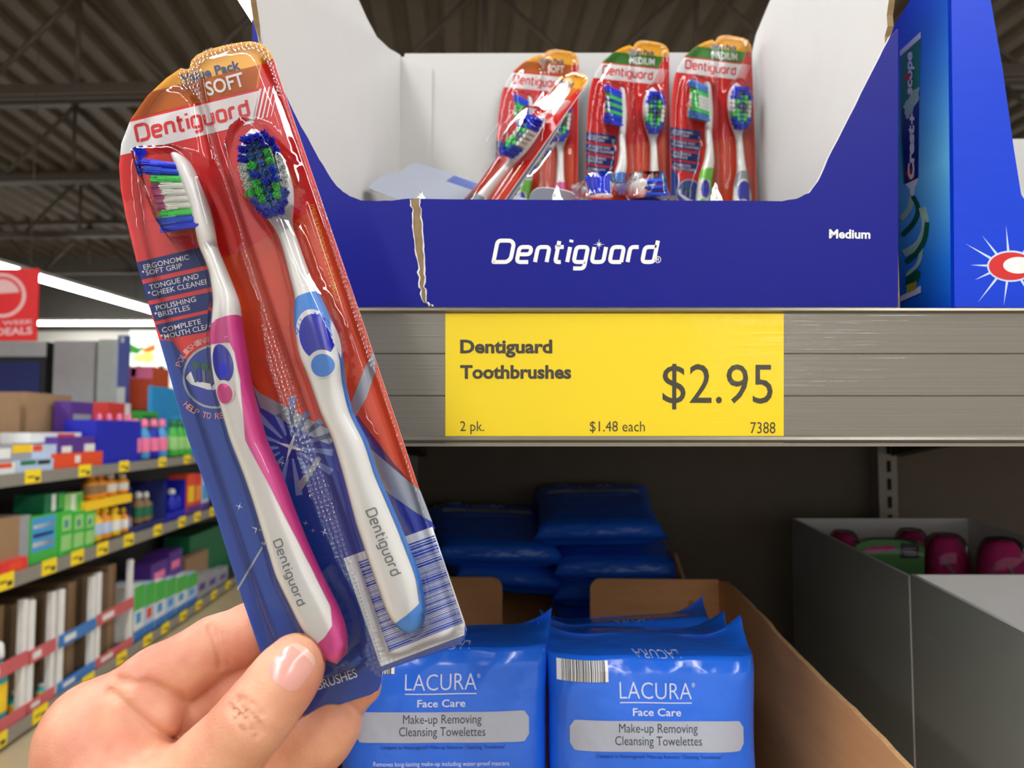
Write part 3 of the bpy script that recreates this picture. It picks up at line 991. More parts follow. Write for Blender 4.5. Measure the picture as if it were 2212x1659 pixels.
    # round picture of a brush head with its ring of lettering
    ring = lambda r0, r1, m, k: [put([rot2((463 + r0 * math.cos(a), 814 + r0 * 1.0 * math.sin(a)), (463, 814), 0), (463 + r1 * math.cos(a), 814 + r1 * math.sin(a)), (463 + r1 * math.cos(b), 814 + r1 * math.sin(b)), (463 + r0 * math.cos(b), 814 + r0 * math.sin(b))], m, k)
                                 for a, b in [(math.radians(12 * i), math.radians(12 * i + 12)) for i in range(30)]]
    put(ellipse(463, 814, 68, 66), M_pbl2, 3)
    put(ellipse(463, 850, 46, 24), M_pbl3, 4)
    ring(64, 69, M_psil, 5)
    put([(402, 814), (412, 802), (420, 822), (470, 832), (486, 828), (484, 840), (450, 842), (412, 830), (402, 818)], M_pwh, 5)
    for k in range(7):
        x = 418 + k * 9
        put([(x, 780 + (k % 3) * 5), (x + 6, 779 + (k % 3) * 5), (x + 8, 826), (x + 2, 826)], (M_pnav, M_inlay, M_hink)[k % 3], 6)
    for k in range(3):
        put(ellipse(424 + k * 17, 789 + k * 3, 8, 9, n=10), M_dgreen, 7)
    def arc_text(t, r, a0, a1, inward):
        n = len(t)
        for i, ch in enumerate(t):
            if ch == ' ':
                continue
            a = math.radians(a0 + (a1 - a0) * (i + .5) / n)
            cx, cy = 463 + r * math.cos(a), 814 + r * math.sin(a)
            tx, ty = (-math.sin(a), math.cos(a)) if not inward else (math.sin(a), -math.cos(a))
            put_text(mb, ch, line_fn((cx - tx * 4.8, cy - ty * 4.8), (cx + tx * 4.8, cy + ty * 4.8), 12.5, S(5)), M_pk, .01)
    if fine:
        arc_text('POLISHING BRISTLES', 75, 196, 330, False)
        arc_text('HELP TO REMOVE', 91, 138, 52, True)
    # bar code panel
    put([(742, 1206), (934, 1138), (1004, 1345), (1003, 1372), (822, 1440)], M_pwh, 3)
    rnd = random.Random(11)
    A, B, C_, D_ = (774, 1214), (938, 1156), (1000, 1345), (840, 1408)
    t = 0.0
    while t < 1:
        w = rnd.choice((.006, .006, .010, .016, .022))
        w = min(w, 1 - t)
        f = lambda p, q, s_: (p[0] + (q[0] - p[0]) * s_, p[1] + (q[1] - p[1]) * s_)
        put([f(A, D_, t), f(B, C_, t), f(B, C_, t + w), f(A, D_, t + w)], M_bar, 4)
        t += w + rnd.choice((.006, .009, .014))
    for k in range(26):
        t0 = .02 + k * .037
        f = lambda s_: (752 + 72 * s_, 1210 + 222 * s_)
        a, b = f(t0), f(t0 + .025)
        put([a, b, (b[0] + 1.2, b[1] - .4), (a[0] + 1.2, a[1] - .4)], M_hink, 4)
    if fine:
        put_text(mb, 'COMPARE TO COLGATE 360', line_fn((736, 648), (678, 440), 11, S(4)), M_pgold, .012)
    put_text(mb, 'TOOTHBRUSHES', line_fn((610, 1517), (773, 1462), 19, S(4)), M_pwh, .006)
    return mb

def tuft(mb, p, q, r, m, fine, rnd, fray=1.0, sy=1.0):
    """a bundle of filaments from p to q"""
    d = (q - p)
    ax = d.orthogonal().normalized()
    ay = d.cross(ax).normalized() * sy
    n = 34 if fine else 1
    if not fine:
        k = 5
        ring0 = [p + (ax * math.cos(2 * math.pi * i / k) + ay * math.sin(2 * math.pi * i / k)) * r for i in range(k)]
        ring1 = [q + (ax * math.cos(2 * math.pi * i / k) + ay * math.sin(2 * math.pi * i / k)) * r * 1.1 for i in range(k)]
        mb.add(ring0 + ring1, [(i, (i + 1) % k, k + (i + 1) % k, k + i) for i in range(k)] + [tuple(range(k, 2 * k))], m)
        return
    ring0 = [p + (ax * math.cos(2 * math.pi * i / 8) + ay * math.sin(2 * math.pi * i / 8)) * r * .92 for i in range(8)]
    qq = p + d * .78
    ring1 = [qq + (ax * math.cos(2 * math.pi * i / 8) + ay * math.sin(2 * math.pi * i / 8)) * r * .95 for i in range(8)]
    mb.add(ring0 + ring1, [(i, (i + 1) % 8, 8 + (i + 1) % 8, 8 + i) for i in range(8)] + [tuple(range(8, 16))], m, True)
    for i in range(n):
        rr, an = r * math.sqrt(rnd.random()) * .95, rnd.random() * 6.28
        o = ax * (rr * math.cos(an)) + ay * (rr * math.sin(an))
        a = p + d * .55 + o
        b = q + o * (1 + .18 * fray) + d * rnd.uniform(-.08, .03)
        f = .00017
        mb.add([a + ax * f, a + ay * f, a - ax * f, a - ay * f, b + ax * f, b + ay * f, b - ax * f, b - ay * f], [(0, 1, 5, 4), (1, 2, 6, 5), (2, 3, 7, 6), (3, 0, 4, 7), (4, 5, 6, 7)], m)

def side_bristles(fine, colours):
    mb = MB()
    rnd = random.Random(3)
    n = 10
    for j, wz in enumerate((.0045, .0085, .0125)):
        for i in range(n):
            t = (i + .5) / n
            b = pk(386 + (430 - 386) * t, 352 + (492 - 352) * t, wz)
            tip = pk(316 + (362 - 316) * t - (10 if i < 2 or i > 7 else 0), 346 + (500 - 346) * t + (-2 if i < 2 else 2), wz)
            col = colours[i]
            if j == 1:
                col = {'white': colours[10], 'green': 'green'}.get(col, col)
                tip = tip + (tip - b) * (.08 if 2 < i < 8 else 0)
            if j == 2 and i in (3, 4, 5, 6):
                tip = b + (tip - b) * .78
            tuft(mb, b + (b - tip) * .06, tip, .00125 if col != 'white' else .0012, M_bl[col], fine, rnd, .7, 1.25)
    return mb

def front_bristles(fine, inner):
    mb = MB()
    rnd = random.Random(5)
    cx0, cx1 = (548, 292), (588, 452)
    ux, uy = math.cos(math.radians(-16)), math.sin(math.radians(-16))
    rowsd = [(0.02, 26, ['dblue'] * 4), (.13, 38, ['dblue', 'sky', 'sky', 'dblue', 'dblue']), (.25, 45, ['dblue', 'sky', 'sky', 'green', 'dblue']), (.37, 48, ['white', 'green', 'sky', 'green', 'white']),
             (.49, 48, ['white', inner, 'sky', inner, 'white']), (.61, 47, ['white', 'green', inner, inner, 'white']), (.72, 45, ['green', 'green', 'sky', 'green', 'white']),
             (.83, 40, ['blue', 'green', 'sky', 'green', 'blue']), (.93, 32, ['blue', 'sky', 'sky', 'blue']), (1.03, 18, ['dblue', 'blue', 'dblue'])]
    for t, half, cols in rowsd:
        x, y = cx0[0] + (cx1[0] - cx0[0]) * t, cx0[1] + (cx1[1] - cx0[1]) * t
        for k, c in enumerate(cols):
            s = (k / (len(cols) - 1) * 2 - 1) * half * .9
            s2 = s * .82
            base = pk(x + ux * s2 + 6, y + uy * s2 + 4, .0052)
            h = .0150 if c in ('dblue', 'blue') else (.0135 if c in ('green',) else (.0125 if c == 'white' else .0118))
            tip = pk(x + ux * s, y + uy * s, h)
            tuft(mb, base, tip, .0014 if c != 'sky' else .0012, M_bl[c], fine, rnd, 1.2 if c == 'dblue' else .8)
    return mb

def egg(br, c, rx, ry, rot, wref, cut=None, n=40):
    """pixel ellipse laid on a handle as a fan of small facets following its surface"""
    pts = ellipse(c[0], c[1], rx, ry, rot, n)
    return pts

def on_handle(br, mb, pts, m, off, wref):
    q = [pk(a, b, wref) for a, b in pts]
    c = Vector((sum(p.x for p in q) / len(q), sum(p.y for p in q) / len(q), 0))
    rings = 4
    P = []
    for k in range(rings + 1):
        t = k / rings
        P.append([br.surf(c.x + (p.x - c.x) * t, c.y + (p.y - c.y) * t, off) for p in q + q[:1]])
    mb.grid(P, m, True)

PXV = lambda x, y, w: pk(x, y, w).y
def thr_table(tab):
    v = np.array([PXV(x, y, .0095) for x, y, _ in tab])[::-1]
    t = np.array([q[2] for q in tab])[::-1]
    return lambda q: float(np.interp(q, v, t))

M_pinkg = mat('pink rubber grip', (216, 66, 142), 0.42, var=0.02)
M_blueg = mat('blue rubber grip', (62, 134, 218), 0.42, var=0.02)
M_greeng = mat('green rubber grip', (122, 206, 62), 0.42, var=0.02)
M_greyg = mat('grey rubber grip', (140, 144, 148), 0.42, var=0.02)

def make_pack(M, label, group=None, kind='SOFT', gl=None, gr=None, fine=False, cols=None, inner='blue', name='toothbrush_pack', fold=None):
    gl, gr = gl or M_pinkg, gr or M_blueg
    t = thing(name, label, 'toothbrush pack', M=M, group=group)
    t.matrix_basis = M
    card = print_card(kind, fine).build('card', t, local=True, label='printed backing card')
    cols = cols or ['dblue', 'blue', 'green', 'white', 'white', 'white', 'white', 'green', 'blue', 'dblue', 'pink']
    # brush lying side-on
    mb = MB()
    LB.body(mb, M_bwhite, 36 if fine else 20)
    put_logo(mb, lambda x, y: LB.surf(*pk(592 + 54 * x - y * 143 * -.93 * .9, 1170 + 138 * x - y * 143 * .36, .0135).xy, .00015), M_hink, w=.17)
    for c, rx, ry, m, off in (((486, 800), 27, 58, M_bwhite, .0003), ((484, 786), 22, 42, M_inlay, .0004), ((487, 848), 23, 26, M_bwhite, .00045), ((488, 851), 18, 22, gl, .00055)):
        on_handle(LB, mb, ellipse(c[0], c[1], rx, ry, -12, 32), m, off, .0135)
    b = mb.build('toothbrush', t, local=True, label='white toothbrush lying side-on')
    b_side = b
    mb = MB()
    thr = thr_table([(490, 690, .42), (490, 696, 0.0), (495, 734, 0.0), (497, 748, .72), (500, 771, .82), (504, 831, .86), (522, 892, .72), (540, 952, .56), (568, 1023, .64), (593, 1097, .77), (620, 1170, .88), (646, 1244, .93), (685, 1318, .93), (700, 1354, .80), (708, 1372, .5), (714, 1388, .0)])
    LB.grip(mb, gl, thr, PXV(490, 691, .0095), PXV(727, 1431, .0095))
    mb.build('rubber_grip', b, local=True)
    side_bristles(fine, cols).build('bristles', b, local=True)
    # brush lying face up
    mb = MB()
    RB.body(mb, M_bwhite, 36 if fine else 20)
    put_logo(mb, lambda x, y: RB.surf(*pk(791 + 56 * x + y * 155 * .94, 1104 + 140 * x - y * 155 * .36, .0128).xy, .00015), M_hink, w=.17)
    for c, rx, ry, m, off in (((684, 742), 46, 76, M_bwhite, .0003), ((683, 727), 37, 50, M_inlay, .0004), ((697, 787), 32, 31, M_bwhite, .00045), ((698, 790), 25, 25, gr, .00055)):
        on_handle(RB, mb, ellipse(c[0], c[1], rx, ry, -14, 32), m, off, .0128)
    b = mb.build('toothbrush', t, local=True, label='white toothbrush lying face up')
    mb = MB()
    thr = thr_table([(660, 636, .35), (663, 642, 0.0), (672, 690, 0.0), (680, 712, .10), (690, 740, .93), (697, 800, .97), (727, 892, .95), (757, 952, .93), (817, 1134, .94), (857, 1244, .93), (876, 1312, .9), (880, 1326, .5), (884, 1338, .0)])
    RB.grip(mb, gr, thr, PXV(660, 637, .0095), PXV(889, 1369, .0095))
    mb.build('rubber_grip', b, local=True)
    front_bristles(fine, inner).build('bristles', b, local=True)
    V, F, dotted = blister_grid(.0009 if fine else .0020)
    mb = MB()
    plain, dots = [], []
    for f in F:
        (dots if dotted[list(f)].all() else plain).append(f)
    mb.add(V, plain, M_blist, True)
    i = mb.mi(M_blseal)
    mb.f += [list(f) for f in dots]; mb.m += [i] * len(dots); mb.s += [True] * len(dots)
    blis = mb.build('blister', t, local=True, label='clear plastic blister')
    if fold is not None:                                   # folded back along the perforation between the two halves
        xs_ = pk(590, 820).x
        F_ = Matrix.Translation((xs_, 0, -.001)) @ Matrix.Rotation(math.radians(fold), 4, 'Y') @ Matrix.Translation((-xs_, 0, .001))
        for o in (card, blis):
            half = o.copy(); half.data = o.data.copy(); COL.objects.link(half); half.parent = t
            cut_half(o, xs_, True)
            cut_half(half, xs_, False)
            half.matrix_basis = F_
        b_side.matrix_basis = F_
    return t

def cut_half(o, x, keep_right):
    bm = bmesh.new()
    bm.from_mesh(o.data)
    bmesh.ops.bisect_plane(bm, geom=bm.verts[:] + bm.edges[:] + bm.faces[:], plane_co=(x, 0, 0), plane_no=(1, 0, 0), clear_inner=keep_right, clear_outer=not keep_right)
    bm.to_mesh(o.data)
    bm.free()

make_pack(M_PACK, 'large two-brush soft toothbrush pack held between thumb and fingers', fine=True)

# packs standing in the carton: frame built from the card's upper corners
def stand(px_l, px_r, py_top, Y, lean=4.0, roll=0.0, yaw=0.0, sy=1.2):
    """place a pack so its card spans px_l..px_r with its crown at py_top"""
    P = _P2(OUT)
    w = P[:, 0].max() - P[:, 0].min()
    c = at((px_l + px_r) / 2, py_top, Y)
    R = Matrix.Rotation(math.radians(yaw), 4, 'Z') @ Matrix.Rotation(math.radians(roll), 4, 'Y') @ Matrix.Rotation(math.radians(90 - lean), 4, 'X')
    top = Vector(((P[:, 0].max() + P[:, 0].min()) / 2, P[:, 1].max(), 0))
    R = R @ Matrix.Diagonal((1, sy, 1, 1))
    return Matrix.Translation(c - (R @ top)) @ R
GP = 'toothbrush packs in the blue carton'
mcols = ['blue', 'blue', 'green', 'white', 'white', 'white', 'white', 'green', 'blue', 'blue', 'green']
make_pack(stand(1072, 1258, 108, .640, 3, 1.2, -6), 'soft pack with orange band leaning at the back behind the tilted pack', GP, 'SOFT', M_greeng, M_pinkg, cols=mcols, inner='grey')
make_pack(stand(1264, 1452, 88, .630, 3, 1.0, -3), 'medium pack with green band and blue grip beside the orange banded pack', GP, 'MEDIUM', M_blueg, M_greyg, cols=['dblue', 'blue', 'green', 'blue', 'green', 'blue', 'green', 'blue', 'dblue', 'dblue', 'blue'], inner='grey')
make_pack(stand(1436, 1634, 76, .622, 3, 0.4, 0), 'medium pack with green band and lime grip against the white side wall', GP, 'MEDIUM', M_greeng, M_greyg, cols=['sky', 'sky', 'green', 'white', 'white', 'white', 'white', 'green', 'sky', 'sky', 'green'], inner='grey')
# ---------------------------------------------------------------- loose packs lying in the blue carton
def frame(A, X, Yv, sy=1.0, corner=(0, 0)):
    """pack matrix: local point (corner_x, corner_y, 0) lands on A; X across, Yv along (orthogonalised)"""
    X = Vector(X).normalized()
    Yv = Vector(Yv)
    Yv = (Yv - X * Yv.dot(X)).normalized()
    Z = X.cross(Yv)
    R = Matrix(((X.x, Yv.x * sy, Z.x, 0), (X.y, Yv.y * sy, Z.y, 0), (X.z, Yv.z * sy, Z.z, 0), (0, 0, 0, 1)))
    return Matrix.Translation(Vector(A) - R @ Vector((corner[0], corner[1], 0))) @ R
_o = _P2(OUT)
PX0, PY0, PX1, PY1 = _o[:, 0].min(), _o[:, 1].min(), _o[:, 0].max(), _o[:, 1].max()
s35, c35 = math.sin(math.radians(35)), math.cos(math.radians(35))
cpsi, spsi = math.cos(math.radians(48)), math.sin(math.radians(48))
_c = pk(430, 118).xy
make_pack(frame(at(1234, 158, .53), (c35 * cpsi, -spsi, -s35 * cpsi), (s35, 0, c35), 1.12, (_c.x, _c.y)), 'tilted soft pack folded double and leaning across the others', GP, 'SOFT', M_blueg, M_greyg, cols=mcols, inner='grey', fold=-175)
make_pack(frame(at(884, 346, .585), (.03, .06, .045), (.7, -.45, -.55), 1.0, (PX1, PY0)), 'upturned pack showing its pale back against the white left side wall', GP, 'SOFT')
make_pack(frame(at(1150, 394, .50), (-.104, -.02, .018), (.45, -.5, .40), .8, (PX1, PY1)), 'upturned pack showing a striped pale corner below the tilted pack', GP, 'SOFT')
el = math.radians(16.6)
hv = pk(565, 365).y * .85
hc = at(1352, 437, .47)
make_pack(frame(hc + Vector((0, math.cos(el), math.sin(el))) * hv, (-1, 0, 0), (0, -math.cos(el), -math.sin(el)), .85, (0, 0)), 'pack lying flat with only two brush head bubbles showing over the front edge', GP, 'MEDIUM', M_blueg, M_greyg, cols=mcols, inner='grey')

# ---------------------------------------------------------------- towelette packs on the lower shelf
M_film = mat('blue wrapper film', (32, 108, 232), 0.24, spec=.55, var=0.05, vscale=20, bump=(38, 0.65, 0.004), coat=0.25)
M_fgrey = mat('grey wrapper panel', (176, 182, 196), 0.28, spec=.5, var=0.02, bump=(38, 0.65, 0.004))
M_ftxt = mat('pale wrapper lettering', (216, 228, 246), 0.35, var=0)
M_fdark = mat('dark wrapper lettering', (52, 56, 64), 0.4, var=0)
M_fnavy = mat('navy wrapper lettering', (16, 44, 128), 0.4, var=0)
M_fbar = mat('wrapper bar code black', (40, 42, 46), 0.4, var=0)
TW, THh, TT = .114, .19, .050
PR = [(-.104, .0006, .0), (-.094, .0006, .0), (-.092, .004, .0), (-.084, .020, .0), (-.070, .0245, .0), (0, .025, .0), (.060, .0245, .0), (.076, .0235, .0), (.083, .0205, -.001), (.0845, .0150, -.006), (.0858, .0080, -.013), (.0866, .0016, -.0195), (.0872, .0008, -.024), (.0878, .0005, -.027)]
_py = [p[0] for p in PR]
def thalf(y): return float(np.interp(y, _py, [p[1] for p in PR]))
def tmid(y): return float(np.interp(y, _py, [p[2] for p in PR]))
def tha(y): return float(np.interp(y, [-.104, -.094, -.085, -.06, 0, .06, .083, .0858, .0878], [.060, .059, .0555, .0545, .054, .055, .0565, .0585, .0615]))
def wrinkle(x, y, seed):
    e = min(1, abs(x) / .055)
    return .0011 * (math.sin(70 * x + 130 * y + seed) * .6 + math.sin(210 * x - 95 * y + 2.1 * seed) * .4) * (.25 + .9 * e ** 2) + .0016 * math.exp(-((y - .078) / .014) ** 2) * math.sin(160 * x + seed * 3) + (.004 * math.sin(95 * x + seed * 2) if y > .0874 else 0)
def tfront(x, y, seed, off=.0003):
    off += .00025
    a = tha(y)
    X = min(.999, abs(x) / a)
    c = X ** (1 / .35)
    s = math.sqrt(max(0, 1 - c * c))
    return Vector((x, y, tmid(y) + thalf(y) * s ** .6 + wrinkle(x, y, seed) + off))
def towel(M, label, group, seed, small=False, name='towelette_pack'):
    t = thing(name, label, 'towelette pack', M=M, group=group)
    mb = MB()
    ys = list(list(np.linspace(-.104, .083, 90)) + list(np.linspace(.0832, .0878, 34)))
    P = []
    for y in ys:
        a, b, m_ = tha(y), thalf(y), tmid(y)
        row = []
        for q in list(range(49)) + list(range(47, -1, -1)):
            front_ = len(row) < 49
            X_ = math.sin(math.pi / 2 * math.sin(math.pi / 2 * (q / 24 - 1))) if False else max(-1, min(1, math.copysign(1 - (1 - abs(q / 24 - 1)) ** 1.7, q - 24) if q != 24 else 0))
            c = abs(X_) ** (1 / .35)
            s_ = math.sqrt(max(0, 1 - c * c)) ** .6 * (1 if front_ else -1)
            x = a * X_
            z = m_ + b * s_ + wrinkle(x, y, seed) * (1 if front_ or b < .004 else .4)
            curl = min(1, max(0, y - .0848) / .0028) * max(0, abs(x) - .034) ** 2 * (15 if x > 0 else 11)
            row.append(Vector((x - math.copysign(curl * .3, x) * .4, y + curl * 1.0, z + curl * .5)))
        P.append(row)
    mb.grid(P, M_film, True)
    w = mb.build('wrapper', t, local=True)
    mb = MB()
    U_ = .000253
    X = lambda px: (px - 955) * U_
    Y_ = lambda py: .083 - (py - 1412) * U_
    S = lambda k: (lambda a, b: tfront(X(a), Y_(b), seed, .0003 + k * .00012))
    # grey name panel as a fine grid with rounded ends
    n = 40
    rows = [[], []]
    x0, x1, yb, yt = X(778), X(1133), Y_(1593), Y_(1534)
    r = .0035
    G = []
    for i in range(n + 1):
        x = x0 + (x1 - x0) * i / n
        d = max(0, r - min(x - x0, x1 - x))
        ins = r - math.sqrt(max(0, r * r - d * d))
        G.append([tfront(x, yb + ins + (yt - yb - 2 * ins) * j / 8, seed, .0003) for j in range(9)])
    mb.grid(G, M_fgrey, True, flip=True)
    put_text(mb, 'LACURA', line_fn((879, 1492), (1026, 1492), 32, S(0)), M_ftxt, -.012)
    for i in range(8):
        a, b = 879 + 147 * i / 8, 879 + 147 * (i + 1) / 8
        mb.poly([S(0)(a, 1500), S(0)(b, 1500), S(0)(b, 1498), S(0)(a, 1498)], M_ftxt)
    put_text(mb, '®', line_fn((1027, 1469), (1034, 1469), 8, S(0)), M_ftxt)
    put_text(mb, 'Face Care', line_fn((905, 1524), (1003, 1524), 14, S(0)), M_ftxt, .012)
    put_text(mb, 'Make-up Removing', line_fn((876, 1556), (1036, 1556), 17, S(1)), M_fdark, .0)
    put_text(mb, 'Cleansing Towelettes', line_fn((868, 1580), (1044, 1580), 17, S(1)), M_fdark, .0)
    put_text(mb, 'Compare to Neutrogena® Make-up Remover Cleansing Towelettes*', line_fn((830, 1605), (1085, 1605), 7, S(0)), M_fnavy)
    put_text(mb, 'Removes long-lasting make-up including water-proof mascara', line_fn((817, 1637), (1092, 1637), 8, S(0)), M_ftxt)
    put_text(mb, 'Dermatologist approved • Ophthalmologically tested', line_fn((838, 1656), (1070, 1656), 8, S(0)), M_ftxt)
    put_text(mb, 'LACURA', line_fn((1010, 1405), (915, 1405), 9, S(9)), M_ftxt, -.01)
    def cells(x0, x1, k, m):
        for j in range(8):
            y0_, y1_ = 1420 + 5 * j, 1425 + 5 * j
            mb.poly([S(k)(x0, y1_), S(k)(x1, y1_), S(k)(x1, y0_), S(k)(x0, y0_)], m)
    for i in range(26):
        cells(752 + 4 * i, 756 + 4 * i, 1, M_pwh)
    rnd = random.Random(4)
    x = 762
    while x < 848:
        wd = rnd.choice((1.2, 1.8, 2.6))
        cells(x, x + wd, 3, M_fbar)
        x += wd + rnd.choice((1.3, 2, 3))
    mb.build('printed_label', w, local=True)
    return t
def tstand(px, py_fold, Y, lean=5, yaw=0, roll=0, sc=(1, 1, 1)):
    R = Matrix.Rotation(math.radians(yaw), 4, 'Z') @ Matrix.Rotation(math.radians(roll), 4, 'Y') @ Matrix.Rotation(math.radians(90 - lean), 4, 'X') @ Matrix.Diagonal((*sc, 1))
    return Matrix.Translation(at(px, py_fold, Y) - R @ Vector((0, .083, .02))) @ R
GT = 'blue towelette packs on the lower shelf'
towel(tstand(957, 1400, .415, 6, 0, -.5), 'upright blue towelette pack directly under the held toothbrush pack', GT, 1.0)
towel(tstand(1414, 1418, .412, 6, 1, .8), 'upright blue towelette pack with its bar code in clear view', GT, 2.3)
towel(tstand(1392, 1378, .468, 12, 0, 1.0), 'blue towelette pack whose crimped top shows behind the bar coded pack', GT, 3.1)
towel(tstand(1362, 1342, .530, 15, 0, -3.5), 'blue towelette pack with curled crimp by the brown notched wall', GT, 4.4)
for px, py, Y, ln, yw, rl, sd, lab in (
        (1306, 1246, .790, 68, 4, 0, 5.2, 'crumpled blue towelette pack lowest in the dark stack behind the notch'),
        (1318, 1188, .818, 82, -3, -2, 6.6, 'blue towelette pack second from the bottom of the dark stack'),
        (1302, 1126, .815, 76, 2, 1, 7.1, 'blue towelette pack second from the top of the dark stack'),
        (1278, 1048, .815, 74, -2, -1, 8.3, 'blue towelette pack topmost on the dark stack under the shelf'),
        (1050, 1160, .815, 80, 20, 8, 9.2, 'skewed blue towelette pack lying left of the dark stack'),
        (1046, 1090, .812, 74, 12, 3, 10.4, 'blue towelette pack half lost in shadow, topmost of the skewed pile')):
    towel(tstand(px, py, Y, ln, yw, rl, (1.04, .62, .52)), lab, GT, sd)

# ---------------------------------------------------------------- brown towelette carton
M_kraft = mat('brown kraft board', (222, 164, 108), 0.75, var=0.05, vscale=25, stretch=(1, 1, 6))
M_kedge = mat('kraft board edge', (196, 152, 104), 0.85, var=0.15, vscale=300)
zS = 1.0305
XR = .175
B = thing('shelf_carton', 'brown kraft carton with cut away front holding the towelette packs', 'carton', loc=(0, .5, zS))
rp = lambda a, b: onp(a, b, Vector((XR, 0, 0)), Vector((1, 0, 0)))
edge = wob([(1553, 1254), (1566, 1257), (1592, 1280), (1640, 1328), (1700, 1394), (1760, 1458), (1822, 1516), (1880, 1575), (1960, 1659), (2080, 1790)], 1.6, 4, 21)
mb = MB()
pts = [rp(a, b) for a, b in edge]
y_f = pts[-1].y
pts += [Vector((XR, y_f, zS)), Vector((XR, pts[0].y, zS))]
mb.slab(pts, (.003, 0, 0), M_kraft, M_kraft, M_kedge)
mb.build('side_panel', B)
YN = pts[0].y
XL = -.112
mb = MB()
nz = [at(1275 + 22 - 22 * math.cos(math.radians(a)), 1250 + 22 - 22 * math.sin(math.radians(a)), YN) for a in range(90, -1, -15)]
nzl = [at(1085 - 24 + 24 * math.cos(math.radians(a)), 1247 + 24 - 24 * math.sin(math.radians(a)), YN) for a in range(0, 91, 15)]
low = at(1275, 1400, YN).z
wp = [Vector((XR, YN, zS)), Vector((XR, YN, at(1553, 1252, YN).z))] + nz + [at(1275, 1400, YN), at(1085, 1400, YN)] + nzl + [Vector((XL, YN, at(1000, 1247, YN).z)), Vector((XL, YN, zS))]
mb.slab(wp, (0, .003, 0), M_kraft, M_kraft, M_kedge)
mb.build('back_panel', B)
mb = MB()
mb.slab([Vector((XL, y_f, zS)), Vector((XL, y_f, at(0, 1790, y_f).z)), Vector((XL, YN, at(0, 1247, YN).z)), Vector((XL, YN, zS))], (-.003, 0, 0), M_kraft, M_kraft, M_kedge)
mb.build('side_panel', B)
mb = MB()
mb.box((XL, y_f, zS), (XR, YN, zS + .003), M_kraft)
mb.build('base_panel', B)
mb = MB()
mb.box((XL, y_f, zS), (XR, y_f + .003, zS + .05), M_kraft)
mb.build('front_panel', B)
B2 = thing('shelf_carton', 'second brown carton in the shadow behind the notched wall', 'carton', loc=(0, .74, zS))
for x in (-.115, .150):
    mb = MB()
    mb.slab([Vector((x, .648, zS)), Vector((x, .648, 1.20)), Vector((x, .72, 1.235)), Vector((x, .83, 1.235)), Vector((x, .83, zS))], (.003, 0, 0), M_kraft, M_kraft, M_kedge)
    mb.build('side_panel', B2)
mb = MB(); mb.box((-.115, .83, zS), (.153, .833, 1.235), M_kraft); mb.build('back_panel', B2)
mb = MB(); mb.box((-.115, .648, zS), (.153, .83, zS + .08), M_kraft); mb.build('base_panel', B2)

# ---------------------------------------------------------------- grey cartons and the pink scrubbers
M_gcart = mat('grey green printed board', (136, 144, 138), 0.55, var=0.03)
M_gin = mat('white board lining', (222, 218, 214), 0.65, var=0.02)
XG = .270
gp = lambda a, b: onp(a, b, Vector((XG, 0, 0)), Vector((1, 0, 0)))
G1 = thing('shelf_carton', 'open grey carton with white lining, nearest on the lower shelf', 'carton', loc=(XG + .1, .45, zS))
a0, a1, a2 = gp(1966, 1240), gp(2212, 1366), gp(2420, 1475)
mb = MB()
mb.slab([a0, a1, a2, Vector((XG, a2.y, zS)), Vector((XG, a0.y, zS))], (.003, 0, 0), M_gcart, M_gin, M_gin)
mb.build('side_panel', G1)
mb = MB(); mb.box((XG + .003, a0.y - .003, zS), (XG + .19, a0.y, a0.z), M_gin); mb.build('back_panel', G1)
mb = MB(); mb.box((XG + .187, a2.y, zS), (XG + .19, a0.y - .003, a2.z), M_gin); mb.build('side_panel', G1)
mb = MB(); mb.box((XG + .003, a2.y, zS), (XG + .187, a2.y + .003, a2.z - .04), M_gin); mb.build('front_panel', G1)
mb = MB(); mb.box((XG + .003, a2.y + .003, zS), (XG + .187, a0.y - .003, zS + .003), M_gin); mb.build('base_panel', G1)
G2 = thing('shelf_carton', 'open grey carton of pink scrubbers at the back of the lower shelf', 'carton', loc=(XG + .1, .63, zS))
b0, b1 = gp(1710, 1120), gp(1963, 1245)
XQ = at(2090, 1118, b0.y).x
mb = MB()
mb.slab([b0, b1, Vector((XG, b1.y, zS)), Vector((XG, b0.y, zS))], (.003, 0, 0), M_gcart, M_gin, M_gin)
mb.build('side_panel', G2)
mb = MB(); mb.box((XG + .003, b0.y, zS), (XQ, b0.y + .003, b0.z), M_gin); mb.build('back_panel', G2)
mb = MB()
mb.slab([Vector((XQ, b0.y, zS)), Vector((XQ, b0.y, b0.z)), Vector((XQ, b1.y, b1.z)), Vector((XQ, b1.y, zS))], (.003, 0, 0), M_gin, M_gcart, M_gin)
mb.build('side_panel', G2)
mb = MB(); mb.box((XG + .003, b1.y, zS), (XQ, b1.y + .003, b1.z - .015), M_gin); mb.build('front_panel', G2)
mb = MB(); mb.box((XG + .003, b1.y + .003, zS), (XQ, b0.y, zS + .003), M_gin); mb.build('base_panel', G2)
M_pad = mat('pink scrubber foam', (206, 40, 120), 0.8, var=0.12, vscale=160, bump=(400, 0.5, 0.001))
M_padg = mat('grey scrubber print', (150, 120, 130), 0.7, var=0)
M_gcard = mat('green backing card', (72, 128, 60), 0.4, var=0.03)
M_blab = mat('black label', (28, 28, 30), 0.4, var=0)
